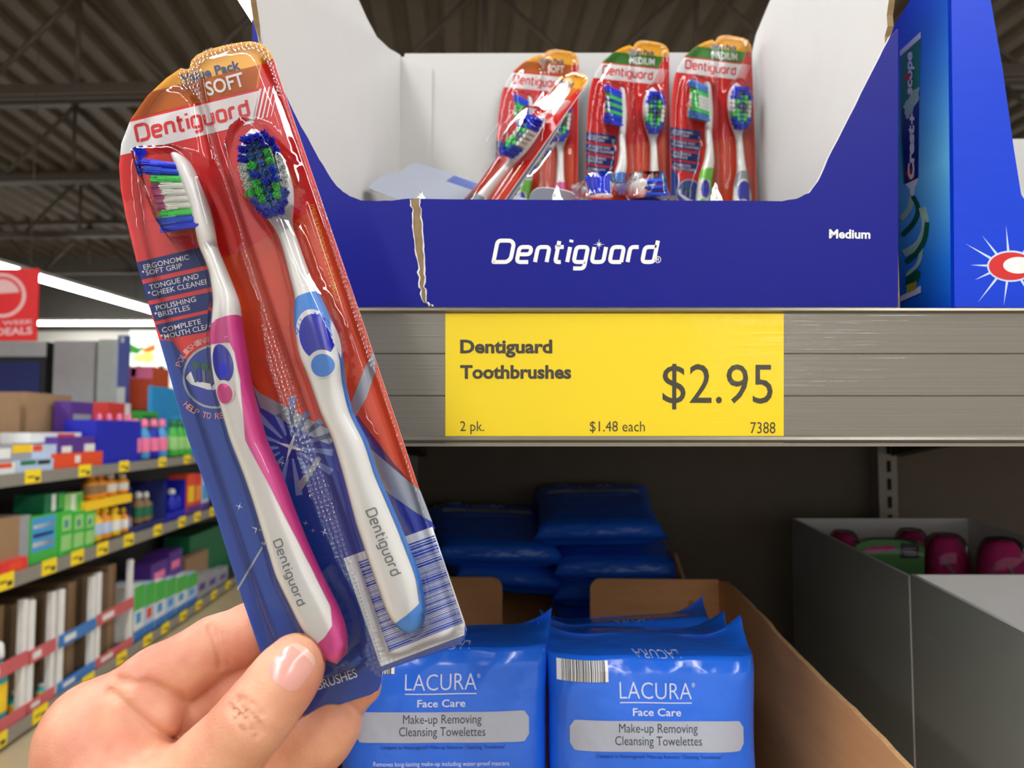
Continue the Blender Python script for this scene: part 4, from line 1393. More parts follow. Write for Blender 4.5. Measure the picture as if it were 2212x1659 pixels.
def scrubber(px, py_top, Y, wpx, lab, yaw):
    W = wpx / FPX * Y
    H = .085
    c = at(px, py_top, Y)
    M = Matrix.Translation((c.x, c.y, c.z - H)) @ Matrix.Rotation(math.radians(yaw), 4, 'Z')
    t = thing('pink_scrubber', lab, 'scrubber', M=M, group='pink scrubbers in the grey carton')
    mb = MB()
    P = []
    for i in range(15):
        th = math.pi * i / 14
        z = H / 2 - H / 2 * math.cos(th)
        r = math.sin(th) ** .55
        P.append([Vector((W / 2 * r * math.copysign(abs(math.cos(p)) ** .8, math.cos(p)), .016 * r * math.sin(p), z)) for p in [2 * math.pi * k / 24 for k in range(25)]])
    mb.grid([[M @ p for p in r] for r in P], M_pad, True)
    f = mb.build('foam_pad', t)
    mb = MB()
    mb.grid([[M @ Vector((W * .22 * a, -.0163 - .0006 + .0012 * abs(a), H * .66 + .004 * b - .01 * a)) for a in (-1, -.5, 0, .5, 1)] for b in (-.5, .5)], M_padg, True)
    mb.build('printed_mark', f)
    mb = MB()
    P = []
    for i in range(15):
        th = math.pi * i / 14
        z = H / 2 - (H / 2 + .003) * math.cos(th)
        r = math.sin(th) ** .5
        P.append([Vector(((W / 2 + .003) * r * math.copysign(abs(math.cos(p)) ** .8, math.cos(p)), .019 * r * math.sin(p), z)) for p in [2 * math.pi * k / 24 for k in range(25)]])
    mb.grid([[M @ p for p in r] for r in P], M_bltuck, True)
    mb.build('clear_shell', t)
for a in ((1822, 1150, .70, 62, 'pink scrubber in clear shell just showing over the grey rim', 0), (1968, 1146, .695, 64, 'pink scrubber in clear shell behind the green card', 6), (2042, 1157, .655, 90, 'pink scrubber in clear shell right beside the green card', -8), (2162, 1166, .62, 100, 'pink scrubber in clear shell against the white carton side', 10)):
    scrubber(*a)
Yg = .625
g0 = at(1905, 1167, Yg)
t = thing('carded_pack', 'green carded pack with a black label among the pink scrubbers', 'carded pack', loc=(g0.x, g0.y, zS + .003))
mb = MB()
mb.slab([at(1838, 1420, Yg)] + [at(a, b, Yg) for a, b in ((1838, 1200), (1852, 1176), (1880, 1166), (1940, 1165), (1988, 1170), (1997, 1178))] + [at(1997, 1420, Yg)], (0, .0015, 0), M_gcard)
mb.slab([at(a, b, Yg - .0002) for a, b in ((1946, 1172), (1986, 1176), (1985, 1207), (1944, 1206))], (0, .0002, 0), M_blab)
mb.slab([at(a, b, Yg - .0002) for a, b in ((1872, 1183), (1932, 1178), (1930, 1190), (1870, 1193))], (0, .0002, 0), M_pad)
for k in range(3):
    mb.slab([at(a, b, Yg - .0004) for a, b in ((1954, 1183 + k * 7), (1978, 1184 + k * 7), (1978, 1187 + k * 7), (1954, 1186 + k * 7))], (0, .0002, 0), M_padg)
mb.build('backing_card', t)
mb = MB()
mb.grid([[at(1834 + 16 * 10.2 * u, 1160 + 14 * abs(2 * u - 1) ** 3 + dy, Yg - dz) for u in [k / 12 for k in range(13)]] for dy, dz in ((0, -.002), (2, .006), (30, .008), (70, .008))], M_bltuck, True)
mb.build('clear_shell', t)
# ---------------------------------------------------------------- the aisle shelving on the far side
GO = Vector((-2.13, 3.2, 0))
GD = Vector((-.074, 1, 0)).normalized()
GN = Vector((GD.y, -GD.x, 0))
def gpt(px, py, off=0.0):
    """(along, height) where a pixel meets the vertical plane set back by off from the shelf fronts"""
    p = onp(px, py, GO - GN * off, GN)
    return (p - GO).dot(GD), p.z
def gw(s, off, z):
    q = GO + GD * s - GN * off
    return Vector((q.x, q.y, z))
MG = Matrix(((GD.x, -GN.x, 0, GO.x), (GD.y, -GN.y, 0, GO.y), (0, 0, 1, 0), (0, 0, 0, 1)))   # x along, y into the shelf, z up
Z1, Z2, Z3 = gpt(60, 1021)[1], gpt(60, 1228)[1], gpt(60, 1548)[1]
M_grail = mat('aisle grey rail', (150, 145, 135), 0.4, metal=.3, var=0.04)
M_gdark = mat('aisle dark shelf', (58, 56, 54), 0.6)
A = thing('shelving_unit', 'long grey aisle shelving unit with yellow tags and household goods across the aisle', 'shelving', M=MG @ Matrix.Translation((2, 0, 0)))
S0, S1 = -1.6, 7.0
mb = MB(); mb.box((S0, .48, 0), (S1, .52, 1.45), M_gdark, MG); mb.build('back_panel', A)
for z, rh, dep in ((Z1, .052, .42), (Z2, .060, .46), (Z3, .055, .50)):
    mb = MB(); mb.box((S0, .006, z - .03), (S1, .48, z), M_gdark, MG); sb = mb.build('shelf_board', A)
    mb = MB(); mb.box((S0, -.004, z - rh), (S1, .006, z + .003), M_grail, MG); mb.build('price_rail', sb, label='grey price rail')
mb = MB(); mb.box((S0, .03, 0), (S1, .48, Z3 - .055), M_gdark, MG); mb.build('plinth', A)

M_gtag = mat('small yellow tag', (248, 216, 20), 0.5, var=0.03)
RAILN = {0: 'upper', 1: 'middle', 2: 'lowest'}
for r, (z, rh, xs_) in enumerate(((Z1, .052, [66, 178, 263, 346, 400]), (Z2, .060, [14, 108, 168, 222, 278, 340, 392, 425, 458]), (Z3, .055, [12, 100, 200, 270, 325, 362, 400, 433, 465, 495]))):
    for k, px in enumerate(xs_):
        s, _ = gpt(px, 1100)
        w = .125
        mb = MB()
        mb.box((s - w / 2, -.008, z - rh + .004), (s + w / 2, -.0045, z + .012), M_gtag, MG)
        mb.box((s - w * .38, -.0085, z - rh * .45), (s + w * .05, -.0079, z - rh * .3), M_ink, MG)
        mb.box((s + w * .1, -.0085, z - rh * .75), (s + w * .4, -.0079, z - rh * .4), M_ink, MG)
        tag(mb.build('price_tag'), '%s small yellow tag from the near end of the %s rail across the aisle' % (ORD[k], RAILN[r]), 'price tag', 'small yellow tags on the aisle rails')

def C(name, rgb, rough=.45):
    return mat(name, rgb, rough, var=0.04, vscale=15)
c_kraft = C('brown shipping carton', (150, 118, 84), .8); c_white = C('white packaging', (226, 226, 222)); c_grey = C('grey packaging', (150, 152, 156)); c_blue = C('strong blue packaging', (10, 24, 172))
c_orange = C('orange packaging', (226, 74, 28)); c_cyan = C('cyan packaging', (20, 150, 214)); c_pale = C('pale blue packaging', (182, 202, 226)); c_purple = C('purple packaging', (84, 44, 134)); c_pinkp = C('pink packaging', (240, 120, 160))
c_green = C('green packaging', (66, 176, 66)); c_dgreen = C('dark green packaging', (20, 110, 72)); c_lime = C('light green packaging', (150, 206, 120)); c_yellow = C('yellow packaging', (244, 200, 30)); c_amber = C('amber packaging', (238, 150, 40))
c_red = C('red packaging', (216, 50, 46)); c_navy = C('navy packaging', (30, 40, 110)); c_black = C('black packaging', (26, 28, 32)); c_teal = C('teal bottle plastic', (20, 160, 160)); c_sky = C('sky blue packaging', (70, 150, 210)); c_brown = C('dark brown board', (110, 88, 62), .8)
c_rose = C('faded red strip', (202, 92, 98)); c_mblue = C('mid blue strip', (56, 120, 190))

def spans(px0, px1, pyt, zs, off=0.02, h=None):
    s0, s1 = gpt(px0, 1100, off)[0], gpt(px1, 1100, off)[0]
    z1 = zs + h if h else gpt((px0 + px1) / 2, pyt, off)[1]
    return s0, s1, z1

def pack_box(name, lab, cat, px0, px1, pyt, zs, col, prints=(), off=0.02, depth=.14, zb=0.0, group=None, h=None, side=()):
    """boxed goods: body plus printed patches on its aisle face (fractions of the face)"""
    s0, s1, z1 = spans(px0, px1, pyt, zs, off, h)
    z0 = zs + .001 + zb
    mb = MB()
    mb.box((s0, off, z0), (s1, off + depth, z1), col, MG)
    for (a, b, c, d, m) in prints:
        mb.box((s0 + (s1 - s0) * a, off - .0015, z0 + (z1 - z0) * b), (s0 + (s1 - s0) * c, off, z0 + (z1 - z0) * d), m, MG)
    for (a, b, c, d, m) in side:
        mb.box((s0 - .0015, off + depth * a, z0 + (z1 - z0) * b), (s0, off + depth * c, z0 + (z1 - z0) * d), m, MG)
    return tag(mb.build(name), lab, cat, group)

def tray(name, lab, px0, px1, pyt, zs, col, off=0.02, depth=.2, lip=.35, group=None):
    """open display tray: low front, higher sides and back"""
    s0, s1, z1 = spans(px0, px1, pyt, zs, off)
    z0 = zs + .001
    h = z1 - z0
    t = thing(name, lab, 'display tray', M=MG @ Matrix.Translation(((s0 + s1) / 2, off, z0)), group=group)
    w = .006
    mb = MB(); mb.box((s0, off, z0), (s1, off + w, z0 + h * lip), col, MG); mb.build('front_panel', t)
    for x in (s0, s1 - w):
        mb = MB(); mb.box((x, off + w, z0), (x + w, off + depth, z1), col, MG); mb.build('side_panel', t)
    mb = MB(); mb.box((s0 + w, off + depth - w, z0), (s1 - w, off + depth, z1), c_brown, MG); mb.build('back_panel', t)
    mb = MB(); mb.box((s0 + w, off + w, z0), (s1 - w, off + depth - w, z0 + .004), c_brown, MG); mb.build('base_panel', t)
    return t

def bottle(name, lab, px, pyt, zs, r, body, cap, band=None, off=.08, zb=0.005, group=None, trigger=False):
    s, z1 = gpt(px, pyt, off)
    z0 = zs + .001 + zb
    H = z1 - z0
    M = MG @ Matrix.Translation((s, off, z0))
    t = thing(name, lab, 'bottle', M=M, group=group)
    mb = MB(); mb.lathe([(r * .9, 0), (r, .01), (r, H * .58), (r * .85, H * .66), (r * .42, H * .78), (r * .4, H * .82)], body, M, 16, sy=.7); b = mb.build('body', t)
    mb = MB(); mb.lathe([(r * .46, H * .80), (r * .48, H * .84), (r * .40, H * .97), (r * .2, H)], cap, M, 12)
    if trigger:
        mb.box((-r * .3, -r * 1.4, H * .90), (r * .3, r * .6, H), cap, M)
        mb.box((-r * .2, -r * 1.2, H * .78), (r * .2, -r * .9, H * .9), cap, M)
    mb.build('cap', t)
    if band:
        mb = MB(); mb.lathe([(r * 1.01, H * .18), (r * 1.015, H * .2), (r * 1.015, H * .5), (r * 1.01, H * .52)], band, M, 16, sy=.7); mb.build('label', t)
    return t

# --- upper shelf of the aisle unit, near to far
GA = 'goods on the upper aisle shelf'
pack_box('flat_box', 'white flat box low at the near end of the upper aisle shelf', 'box', -60, 30, 0, Z1, c_white, ((.0, .55, .9, .95, c_orange),), h=.05)
pack_box('flat_box', 'grey and white flat box on the near flat white box', 'box', -70, 22, 0, Z1, c_grey, ((.3, .2, .95, .8, c_white),), h=.125, zb=.051, off=.03)
pack_box('flat_box', 'pale blue flat box with dark lettering beside the orange flat box', 'box', 32, 112, 0, Z1, c_pale, ((.1, .6, .5, .95, c_dgreen), (.55, .55, .9, .9, c_black)), h=.055)
pack_box('flat_box', 'grey flat box with a yellow patch atop the pale blue box', 'box', 20, 66, 0, Z1, c_grey, ((.0, .45, 1, .98, c_yellow),), h=.125, zb=.056, off=.04)
pack_box('flat_box', 'pale flat box with an orange end by the purple flat box', 'box', 66, 120, 0, Z1, c_pale, ((.0, .55, .35, .98, c_orange),), h=.12, zb=.056, off=.035)
pack_box('flat_box', 'white flat box with red patch on top of the purple box', 'box', 60, 170, 0, Z1, c_white, ((.5, .15, .85, .9, c_red),), h=.175, zb=.127, off=.09)
pack_box('flat_box', 'orange flat box along the front of the upper aisle shelf', 'box', 114, 218, 0, Z1, c_orange, ((.40, .3, .5, .8, c_white),), h=.075)
pack_box('flat_box', 'purple flat box with white ends lying on the orange box', 'box', 120, 200, 0, Z1, c_purple, ((.1, .0, .35, .4, c_white), (.7, .0, 1, .5, c_white)), h=.155, zb=.076, off=.03)
pack_box('shipping_carton', 'large plain brown carton at the near end of the upper shelf', 'carton', -150, 36, 852, Z1, c_kraft, ((.75, .3, .9, .5, c_white),), off=.30, depth=.17)
pack_box('shipping_carton', 'large plain brown carton behind the flat boxes', 'carton', 50, 146, 850, Z1, c_kraft, off=.31, depth=.16)
pack_box('boxed_goods', 'purple topped box with grey front standing above the flat boxes', 'box', 146, 194, 868, Z1, c_purple, ((.1, .15, .9, .8, c_grey),), off=.2, depth=.09)
t = tray('display_tray', 'strong blue display tray of pink capped bottles on the upper aisle shelf', 204, 300, 908, Z1, c_blue, off=.03, depth=.17, lip=1.0)
for k, px in enumerate((214, 236, 258, 278)):
    bottle('small_bottle', '%s pink topped bottle from the near side of the blue tray' % ORD[k], px, 893, Z1, .035, c_navy, c_pinkp, c_pale, off=.15, group='pink capped bottles in the blue tray')
pack_box('boxed_goods', 'red and blue box with white end behind the blue tray', 'box', 226, 275, 870, Z1, c_red, ((.0, .0, 1, .45, c_sky), (.75, .4, 1, 1, c_white)), off=.34, depth=.1)
for k, px in enumerate((292, 312, 332, 350)):
    bottle('toilet_cleaner_bottle', '%s blue bottle with pink cap in the row after the blue tray' % ORD[k], px, 905, Z1, .05, c_sky if k % 2 else c_blue, c_pinkp, c_pinkp, off=.06, group='blue bottles with pink caps')
for k, px in enumerate((374, 388, 402)):
    bottle('green_bottle', '%s green bottle beside the held pack on the upper aisle shelf' % ORD[k], px, 905, Z1, .06, c_green, c_dgreen, c_lime, off=.06, group='green bottles on the upper aisle shelf')
pack_box('display_header', 'plain cyan display board rising above the green bottles', 'display board', 322, 402, 838, Z1, c_cyan, off=.36, depth=.03)
pack_box('boxed_goods', 'green box between the red box and the cyan board', 'box', 298, 336, 888, Z1, c_green, ((.1, .5, .9, .9, c_dgreen),), off=.32, depth=.1)
pack_box('bottle_crate', 'cyan bottle pack beside the green bottles', 'pack', 406, 440, 900, Z1, c_cyan, off=.05)

# --- middle shelf
pack_box('shipping_carton', 'brown carton at the near end of the middle aisle shelf', 'carton', -40, 44, 1122, Z2, c_kraft, off=.03, depth=.2)
pack_box('boxed_goods', 'grey sided box between the brown carton and the blue striped box', 'box', 40, 66, 1114, Z2, c_grey, off=.04, depth=.2)
pack_box('boxed_goods', 'green box with blue stripes on the middle aisle shelf', 'box', 70, 128, 1112, Z2, c_green, ((.02, .25, .85, .97, c_sky), (.05, .35, .8, .45, c_white), (.05, .55, .8, .63, c_navy), (.05, .75, .8, .82, c_white)), off=.03)
pack_box('soap_box', 'flat red packet lying on the middle aisle rail', 'packet', 6, 64, 0, Z2, c_red, ((.3, .2, .75, .8, c_orange),), off=.0, depth=.06, h=.055)
for k, (a, b) in enumerate(((132, 158), (159, 184), (185, 206))):
    pack_box('boxed_goods', '%s light green printed box of the lower green row' % ORD[k], 'box', a, b, 1104, Z2, c_green, ((.1, .1, .9, .45, c_lime), (.15, .55, .85, .9, c_lime), (.3, .62, .6, .8, c_sky)), off=.02, group='green boxes on the middle aisle shelf')
for k, (a, b) in enumerate(((96, 138), (139, 178))):
    s0, s1, zz = spans(a, b, 1106, Z2, .05)
    pack_box('boxed_goods', '%s dark green box with a white stripe on the upper green row' % ORD[k], 'box', a, b, 1066, Z2, c_dgreen if k == 0 else c_lime, ((.35, .05, .55, .95, c_white), (.7, .1, .95, .9, c_green)), off=.05, zb=zz - Z2 + .002, group='green boxes on the middle aisle shelf')
for k, px in enumerate((204, 224, 246, 268)):
    bottle('canister', '%s amber canister in the lower row on the middle aisle shelf' % ORD[k], px, 1094, Z2, .055, c_amber if k % 2 else c_yellow, c_yellow, c_white if k > 1 else c_pale, off=.08, group='amber canisters in two layers')
t_s0, t_s1, t_z = spans(186, 284, 1092, Z2, .03)
pack_box('cardboard_tray', 'yellow tray between the two layers of amber canisters', 'tray', 186, 284, 1076, Z2, c_yellow, off=.02, depth=.2, zb=gpt(235, 1096, .02)[1] - Z2 + .004)
zt_ = gpt(235, 1076, .02)[1]
for k, px in enumerate((196, 214, 236, 262)):
    bottle('canister', '%s amber canister in the upper row on the yellow tray' % ORD[k], px, 1022, Z2, .055, c_amber, c_amber if k < 2 else c_white, c_white if k > 1 else c_kraft, off=.08, zb=zt_ - Z2 + .004, group='amber canisters in two layers')
t = tray('display_tray', 'navy display tray of brown bottles on the middle aisle shelf', 284, 358, 1046, Z2, c_navy, off=.03, depth=.25, lip=.12)
for k, px in enumerate((298, 314, 330, 344)):
    bottle('brown_bottle', '%s brown bottle with white cap in the navy tray' % ORD[k], px, 1062, Z2, .05, c_kraft, c_white, c_dgreen, off=.13, zb=.02, group='brown bottles in the navy tray')
t = tray('display_tray', 'blue backed display tray of blue bottles after the navy tray', 360, 402, 1040, Z2, c_blue, off=.03, depth=.25, lip=.2)
for k, px in enumerate((370, 384, 396)):
    bottle('blue_bottle', '%s deep blue bottle with white cap in the blue backed tray' % ORD[k], px, 1056, Z2, .06, c_blue, c_white, None, off=.1, zb=.02, group='deep blue bottles in the blue backed tray')
for k, (a, b, m1, m2) in enumerate(((404, 420, c_orange, c_yellow), (421, 434, c_red, c_amber), (435, 450, c_pale, c_sky))):
    pack_box('boxed_goods', ('orange and yellow box', 'red and amber box', 'pale blue box')[k] + ' over the purple strip by the held pack', 'box', a, b, 1024, Z2, m1, ((.1, .3, .9, .7, m2), (0, 0, 1, .2, c_purple)), off=.03)

# --- lowest shelf: white divided bays with strips, bottles and cartons
M_wboard = C('white bay board', (232, 230, 226))
bays = [(-40, 68, 1312, c_rose, c_teal, 'teal'), (72, 128, 1286, c_rose, c_teal, 'small teal'), (136, 212, 1258, c_mblue, c_blue, 'blue'), (216, 292, 1222, c_rose, c_yellow, 'yellow')]
for k, (a, b, pyt, strip_, liq, nm) in enumerate(bays):
    s0, s1, z1 = spans(a, b, pyt, Z3, .02)
    z0 = Z3 + .001
    h = z1 - z0
    t = thing('display_tray', 'white divided bay with %s strips holding %s bottles on the lowest aisle shelf' % ('faded red' if strip_ is c_rose else 'mid blue', nm), 'display tray', M=MG @ Matrix.Translation(((s0 + s1) / 2, .02, z0)), group='white divided bays on the lowest aisle shelf')
    for x, w in ((s0, .05), (s1 - .035, .035)):
        mb = MB(); mb.box((x, .02, z0), (x + w, .045, z1), M_wboard, MG); mb.build('side_panel', t)
    mb = MB(); mb.box((s0 + .01, .40, z0), (s1 - .01, .41, z1 - .03), c_brown, MG); mb.build('back_panel', t)
    for zz0, zz1 in ((.0, .10), (.44, .56)):
        mb = MB(); mb.box((s0, .012, z0 + h * zz0), (s1, .019, z0 + h * zz1), strip_, MG)
        mb.box((s0 + (s1 - s0) * .12, .0115, z0 + h * (zz0 + .03)), (s0 + (s1 - s0) * .42, .012, z0 + h * (zz1 - .03)), c_white, MG)
        mb.build('printed_strip', t)
    # brown cartons standing in the bay behind the bottles
    n = 4
    for i in range(n):
        x0 = s0 + .012 + (s1 - s0 - .024) * i / n
        x1 = s0 + .012 + (s1 - s0 - .024) * (i + 1) / n - .004
        mb = MB(); mb.box((x0, .105 + .008 * (i % 2), z0 + .004), (x1, .39, z1 - .02 - .012 * (i % 3)), c_kraft if i % 2 else c_brown, MG)
        tag(mb.build('shipping_carton'), '%s tall brown carton in the bay of %s bottles' % (ORD[i], nm), 'carton', 'tall brown cartons in the white bays')
    for i in range(2):
        px = a + (b - a) * (.34 + .38 * i)
        bottle('cleaner_bottle', '%s %s bottle with white cap in its white bay' % (ORD[i], nm), px, gpt_py := None or (pyt + (1650 - pyt) * (.22 if k == 0 and i == 0 else .52)), Z3, .036 if k else .05, liq, c_white, c_yellow if nm != 'yellow' else c_rose, off=.06, group='bottles in the white bays')
# green and white packs, purple packs and a dark green box beyond the bays
for k in range(6):
    a = 296 + k * 22.5
    pack_box('tissue_pack', '%s green and white pack from the near end beyond the yellow bottles' % ORD[k], 'pack', a, a + 21, 1262 - k * 5, Z3, c_pale if k % 2 else c_white, ((.0, .55, 1, 1, c_green), (.2, .3, .7, .5, c_orange if k == 1 else c_sky), (.0, .0, 1, .18, c_mblue)), off=.03, depth=.22, group='green and white packs on the lowest aisle shelf')
for k, (a, b, y0, y1) in enumerate(((330, 366, 1212, 1262), (368, 396, 1188, 1240))):
    pack_box('cloth_pack', ('larger', 'smaller')[k] + ' purple pack lying on the green and white packs', 'pack', a, b, y0, Z3, c_purple, ((.2, .3, .8, .6, c_pinkp),), off=.08, depth=.16, zb=gpt((a + b) / 2, y1, .08)[1] - Z3, group='purple packs')
pack_box('shipping_carton', 'dark green carton behind the held pack at the far lowest shelf', 'carton', 412, 500, 1142, Z3, c_dgreen, off=.20, depth=.2)
pack_box('shipping_carton', 'brown opened carton in front of the dark green carton', 'carton', 404, 452, 1196, Z3, c_kraft, ((.1, .2, .9, .5, c_grey),), off=.12, depth=.07)
for k in range(3):
    pack_box('tissue_pack', '%s grey and violet pack below the brown opened carton' % ORD[k], 'pack', 430 + k * 22, 451 + k * 22, 1238 - 6 * k, Z3, c_grey, ((.2, .3, .8, .6, c_purple),), off=.03, depth=.08, group='grey and violet packs')

# --- far shelving with boxed electronics above the near one
F_ = 5.6
M_gpanel = C('pale grey board', (188, 188, 190), .6)
def far_box(name, lab, cat, px0, px1, py0, py1, Y, col, depth=.3, prints=()):
    p0, p1 = at(px0, py1, Y), at(px1, py0, Y)
    mb = MB()
    mb.box((p0.x, Y, p0.z), (p1.x, Y + depth, p1.z), col)
    for a, b, c, d, m in prints:
        mb.box((p0.x + (p1.x - p0.x) * a, Y - .004, p0.z + (p1.z - p0.z) * b), (p0.x + (p1.x - p0.x) * c, Y, p0.z + (p1.z - p0.z) * d), m)
    return tag(mb.build(name), lab, cat)
FU = thing('shelving_unit', 'dark far shelving unit whose goods rise above the aisle shelves', 'shelving', loc=(-4.2, 6.2, 0))
zf = at(120, 886, 6.0).z
mb = MB(); mb.box((-6.2, 5.7, zf - .05), (-2.87, 6.6, zf), M_gdark); mb.build('shelf_board', FU)
mb = MB(); mb.box((-6.2, 6.0, 0), (-2.87, 6.05, zf - .05), M_gdark); mb.build('back_panel', FU)
far_box('television_box', 'dark screen box with a pale top band beside the grey boards', 'box', -30, 101, 738  , 885, 6.0, c_black, .25, ((0, .78, 1, 1, M_gpanel), (.12, .1, .9, .7, c_navy)))
far_box('display_board', 'plain grey tall board next to the dark screen box', 'board', 112, 205, 736  , 885, 6.0, M_gpanel, .2)
far_box('display_board', 'pale greenish board between the grey board and blue banner', 'board', 207, 249, 733  , 885, 6.0, C('pale green board', (196, 204, 200), .6), .1)
far_box('display_banner', 'narrow blue and white upright banner by the lit panel', 'banner', 250, 276, 724  , 885, 6.05, C('violet blue banner', (84, 96, 170)), .05, ((.1, .02, .9, .3, c_white), (.35, .9, .65, .97, c_white)))
far_box('shipping_carton', 'orange carton with pale top under the lit panel', 'carton', 277, 330, 792  , 885, 6.2, C('rust orange carton', (206, 78, 36)), .3, ((0, .72, 1, 1, c_pinkp), (.08, .76, .3, .96, c_white)))
M_lit = mat('lit menu panel', (226, 240, 220), .5, emit=1.6, var=0)
M_lg, M_lo, M_ly = mat('lit green', (70, 160, 60), .5, emit=.7, var=0), mat('lit orange', (226, 130, 60), .5, emit=.9, var=0), mat('lit yellow', (240, 226, 120), .5, emit=1.2, var=0)
Yp = 9.0
p0, p1 = at(278, 790, Yp), at(366, 714, Yp)
LP = thing('lit_panel', 'glowing green and orange picture panel high at the end of the aisle', 'lit sign', loc=(p0.x, Yp, p0.z))
mb = MB(); mb.box((p0.x, Yp, p0.z), (p1.x, Yp + .08, p1.z), M_lit)
q = lambda pts, m: mb.slab([at(a, b, Yp - .004) for a, b in pts], (0, .003, 0), m)
q([(280, 742), (300, 752), (312, 748), (298, 765), (282, 762)], M_lg)
q([(304, 756), (334, 742), (336, 756), (318, 764)], M_lo)
q(ellipse(318, 772, 16, 12), M_ly)
q(ellipse(300, 774, 12, 8), M_ly)
mb.build('screen', LP)
for x in (p0.x + .1, p1.x - .1):
    mb = MB(); mb.rod((x, Yp + .04, 0), (x, Yp + .04, p0.z), .03, M_gdark, 8); mb.build('post', LP)

# --- red hanging sign
Ys = 5.0
p0, p1 = at(-110, 736, Ys), at(84, 580, Ys)
HS = thing('hanging_sign', 'red hanging sign with a white ring emblem above the aisle', 'sign', loc=((p0.x + p1.x) / 2, Ys, p0.z))
M_sred = mat('sign red', (226, 30, 34), .4, var=0.02)
M_swh = mat('sign white print', (238, 190, 190), .5, var=0)
mb = MB(); mb.box((p0.x, Ys, p0.z), (p1.x, Ys + .012, p1.z), M_sred)
sg = lambda a, b: at(a, b, Ys - .003)
ro, ri = ellipse(4, 638, 52, 48, n=36), ellipse(4, 638, 44, 41, n=36)
for i in range(36):
    j = (i + 1) % 36
    mb.slab([sg(*ro[i]), sg(*ro[j]), sg(*ri[j]), sg(*ri[i])], (0, .002, 0), M_swh)
mb.slab([sg(*p) for p in clip(ellipse(4, 638, 38, 35, n=36), (60, 630), (-60, 638))], (0, .002, 0), M_swh)
put_text(mb, 'THE WEEK', line_fn((-46, 705), (72, 699), 9, sg), M_swh, .02)
put_text(mb, 'OF DEALS', line_fn((-54, 727), (70, 721), 15, sg), M_swh, .03)
mb.build('sign_board', HS)
for x in (p0.x + .06, p1.x - .06):
    mb = MB(); mb.rod((x, Ys + .006, p1.z), (x, Ys + .006, 4.0), .003, M_joist, 5); mb.build('hanger', HS)
# ---------------------------------------------------------------- the left hand that holds the pack
def capsule(P, a, b, ra, rb):
    d = b - a
    t = np.clip(((P - a) @ d) / max(1e-12, d @ d), 0, 1).astype(np.float32)
    return np.linalg.norm(P - a - t[:, None] * d, axis=1) - (ra + (rb - ra) * t)

def smin(a, b, k):
    h = np.clip(.5 + .5 * (b - a) / k, 0, 1)
    return b + (a - b) * h - k * h * (1 - h)

def J(px, py, zc, rpx):
    p = cp(px, py, zc)
    return np.array(p, dtype=np.float32), rpx * zc / FPX

THUMB = [J(310, 1800, .246, 98), J(398, 1704, .242, 82), J(482, 1624, .2385, 66), J(548, 1553, .2372, 59), J(602, 1484, .2398, 54), J(636, 1438, .2425, 46), J(643, 1426, .2430, 41)]
INDEX = [J(205, 1560, .264, 78), J(345, 1472, .266, 66), J(466, 1398, .2680, 56), J(570, 1352, .2700, 50), J(660, 1330, .2700, 44)]
MIDDLE = [J(255, 1650, .268, 74), J(400, 1545, .2725, 64), J(520, 1472, .2740, 58), J(640, 1430, .2710, 54), J(735, 1400, .2690, 46)]
RING = [J(300, 1720, .268, 70), J(460, 1650, .2740, 62), J(600, 1580, .2750, 57), J(720, 1520, .2680, 52), J(782, 1482, .2640, 42)]
PINKY = [J(360, 1820, .262, 72), J(490, 1760, .2600, 66), J(600, 1682, .2590, 60), J(690, 1598, .2580, 56), J(727, 1562, .2575, 53)]
PALM = [(J(205, 1600, .262, 92), J(150, 2000, .268, 150), .016), (J(250, 1660, .262, 90), J(210, 2050, .268, 150), .016), (J(330, 1760, .264, 95), J(270, 2050, .266, 150), .016),
        (J(215, 1590, .256, 78), J(320, 1700, .248, 92), .012), (J(190, 1610, .258, 80), J(270, 1790, .250, 120), .014), (J(310, 1800, .246, 112), J(200, 2050, .256, 150), .018)]
PAD = [(J(300, 1520, .2585, 60), J(342, 1552, .2570, 50))]
ARM = [(J(200, 2030, .266, 165), J(40, 2600, .285, 190), .02)]

def chain(P, js, k):
    d = None
    for (a, ra), (b, rb) in zip(js, js[1:]):
        c = capsule(P, a, b, ra, rb)
        d = c if d is None else smin(d, c, k)
    return d

CREASES = [  # pixel polyline, depth, half width in pixels, reach in camera depth
    ([(456, 1350), (466, 1390), (478, 1440)], .0007, 6, (.250, .275)), ([(482, 1362), (488, 1400), (495, 1436)], .0004, 5, (.250, .275)), ([(447, 1352), (452, 1372)], .0003, 4, (.250, .275)),
    ([(512, 1510), (528, 1530), (556, 1556), (568, 1582)], .0009, 4.5, (.220, .236)), ([(500, 1524), (522, 1545), (546, 1572), (552, 1592)], .0009, 4.5, (.220, .236)), ([(520, 1506), (545, 1520), (566, 1545)], .0006, 4, (.220, .236)),
    ([(496, 1535), (510, 1556), (532, 1584)], .0005, 4, (.220, .236)),
    ([(238, 1492), (280, 1530), (330, 1572), (374, 1598)], .0009, 9, (.235, .262)), ([(255, 1468), (300, 1478), (352, 1492), (396, 1512)], .0008, 9, (.240, .265)), ([(318, 1470), (360, 1484), (392, 1500)], .0006, 7, (.240, .265)),
    ([(215, 1600), (270, 1630), (330, 1640)], .0004, 8, (.235, .262)), ([(240, 1625), (290, 1648)], .0003, 7, (.235, .262)),
]
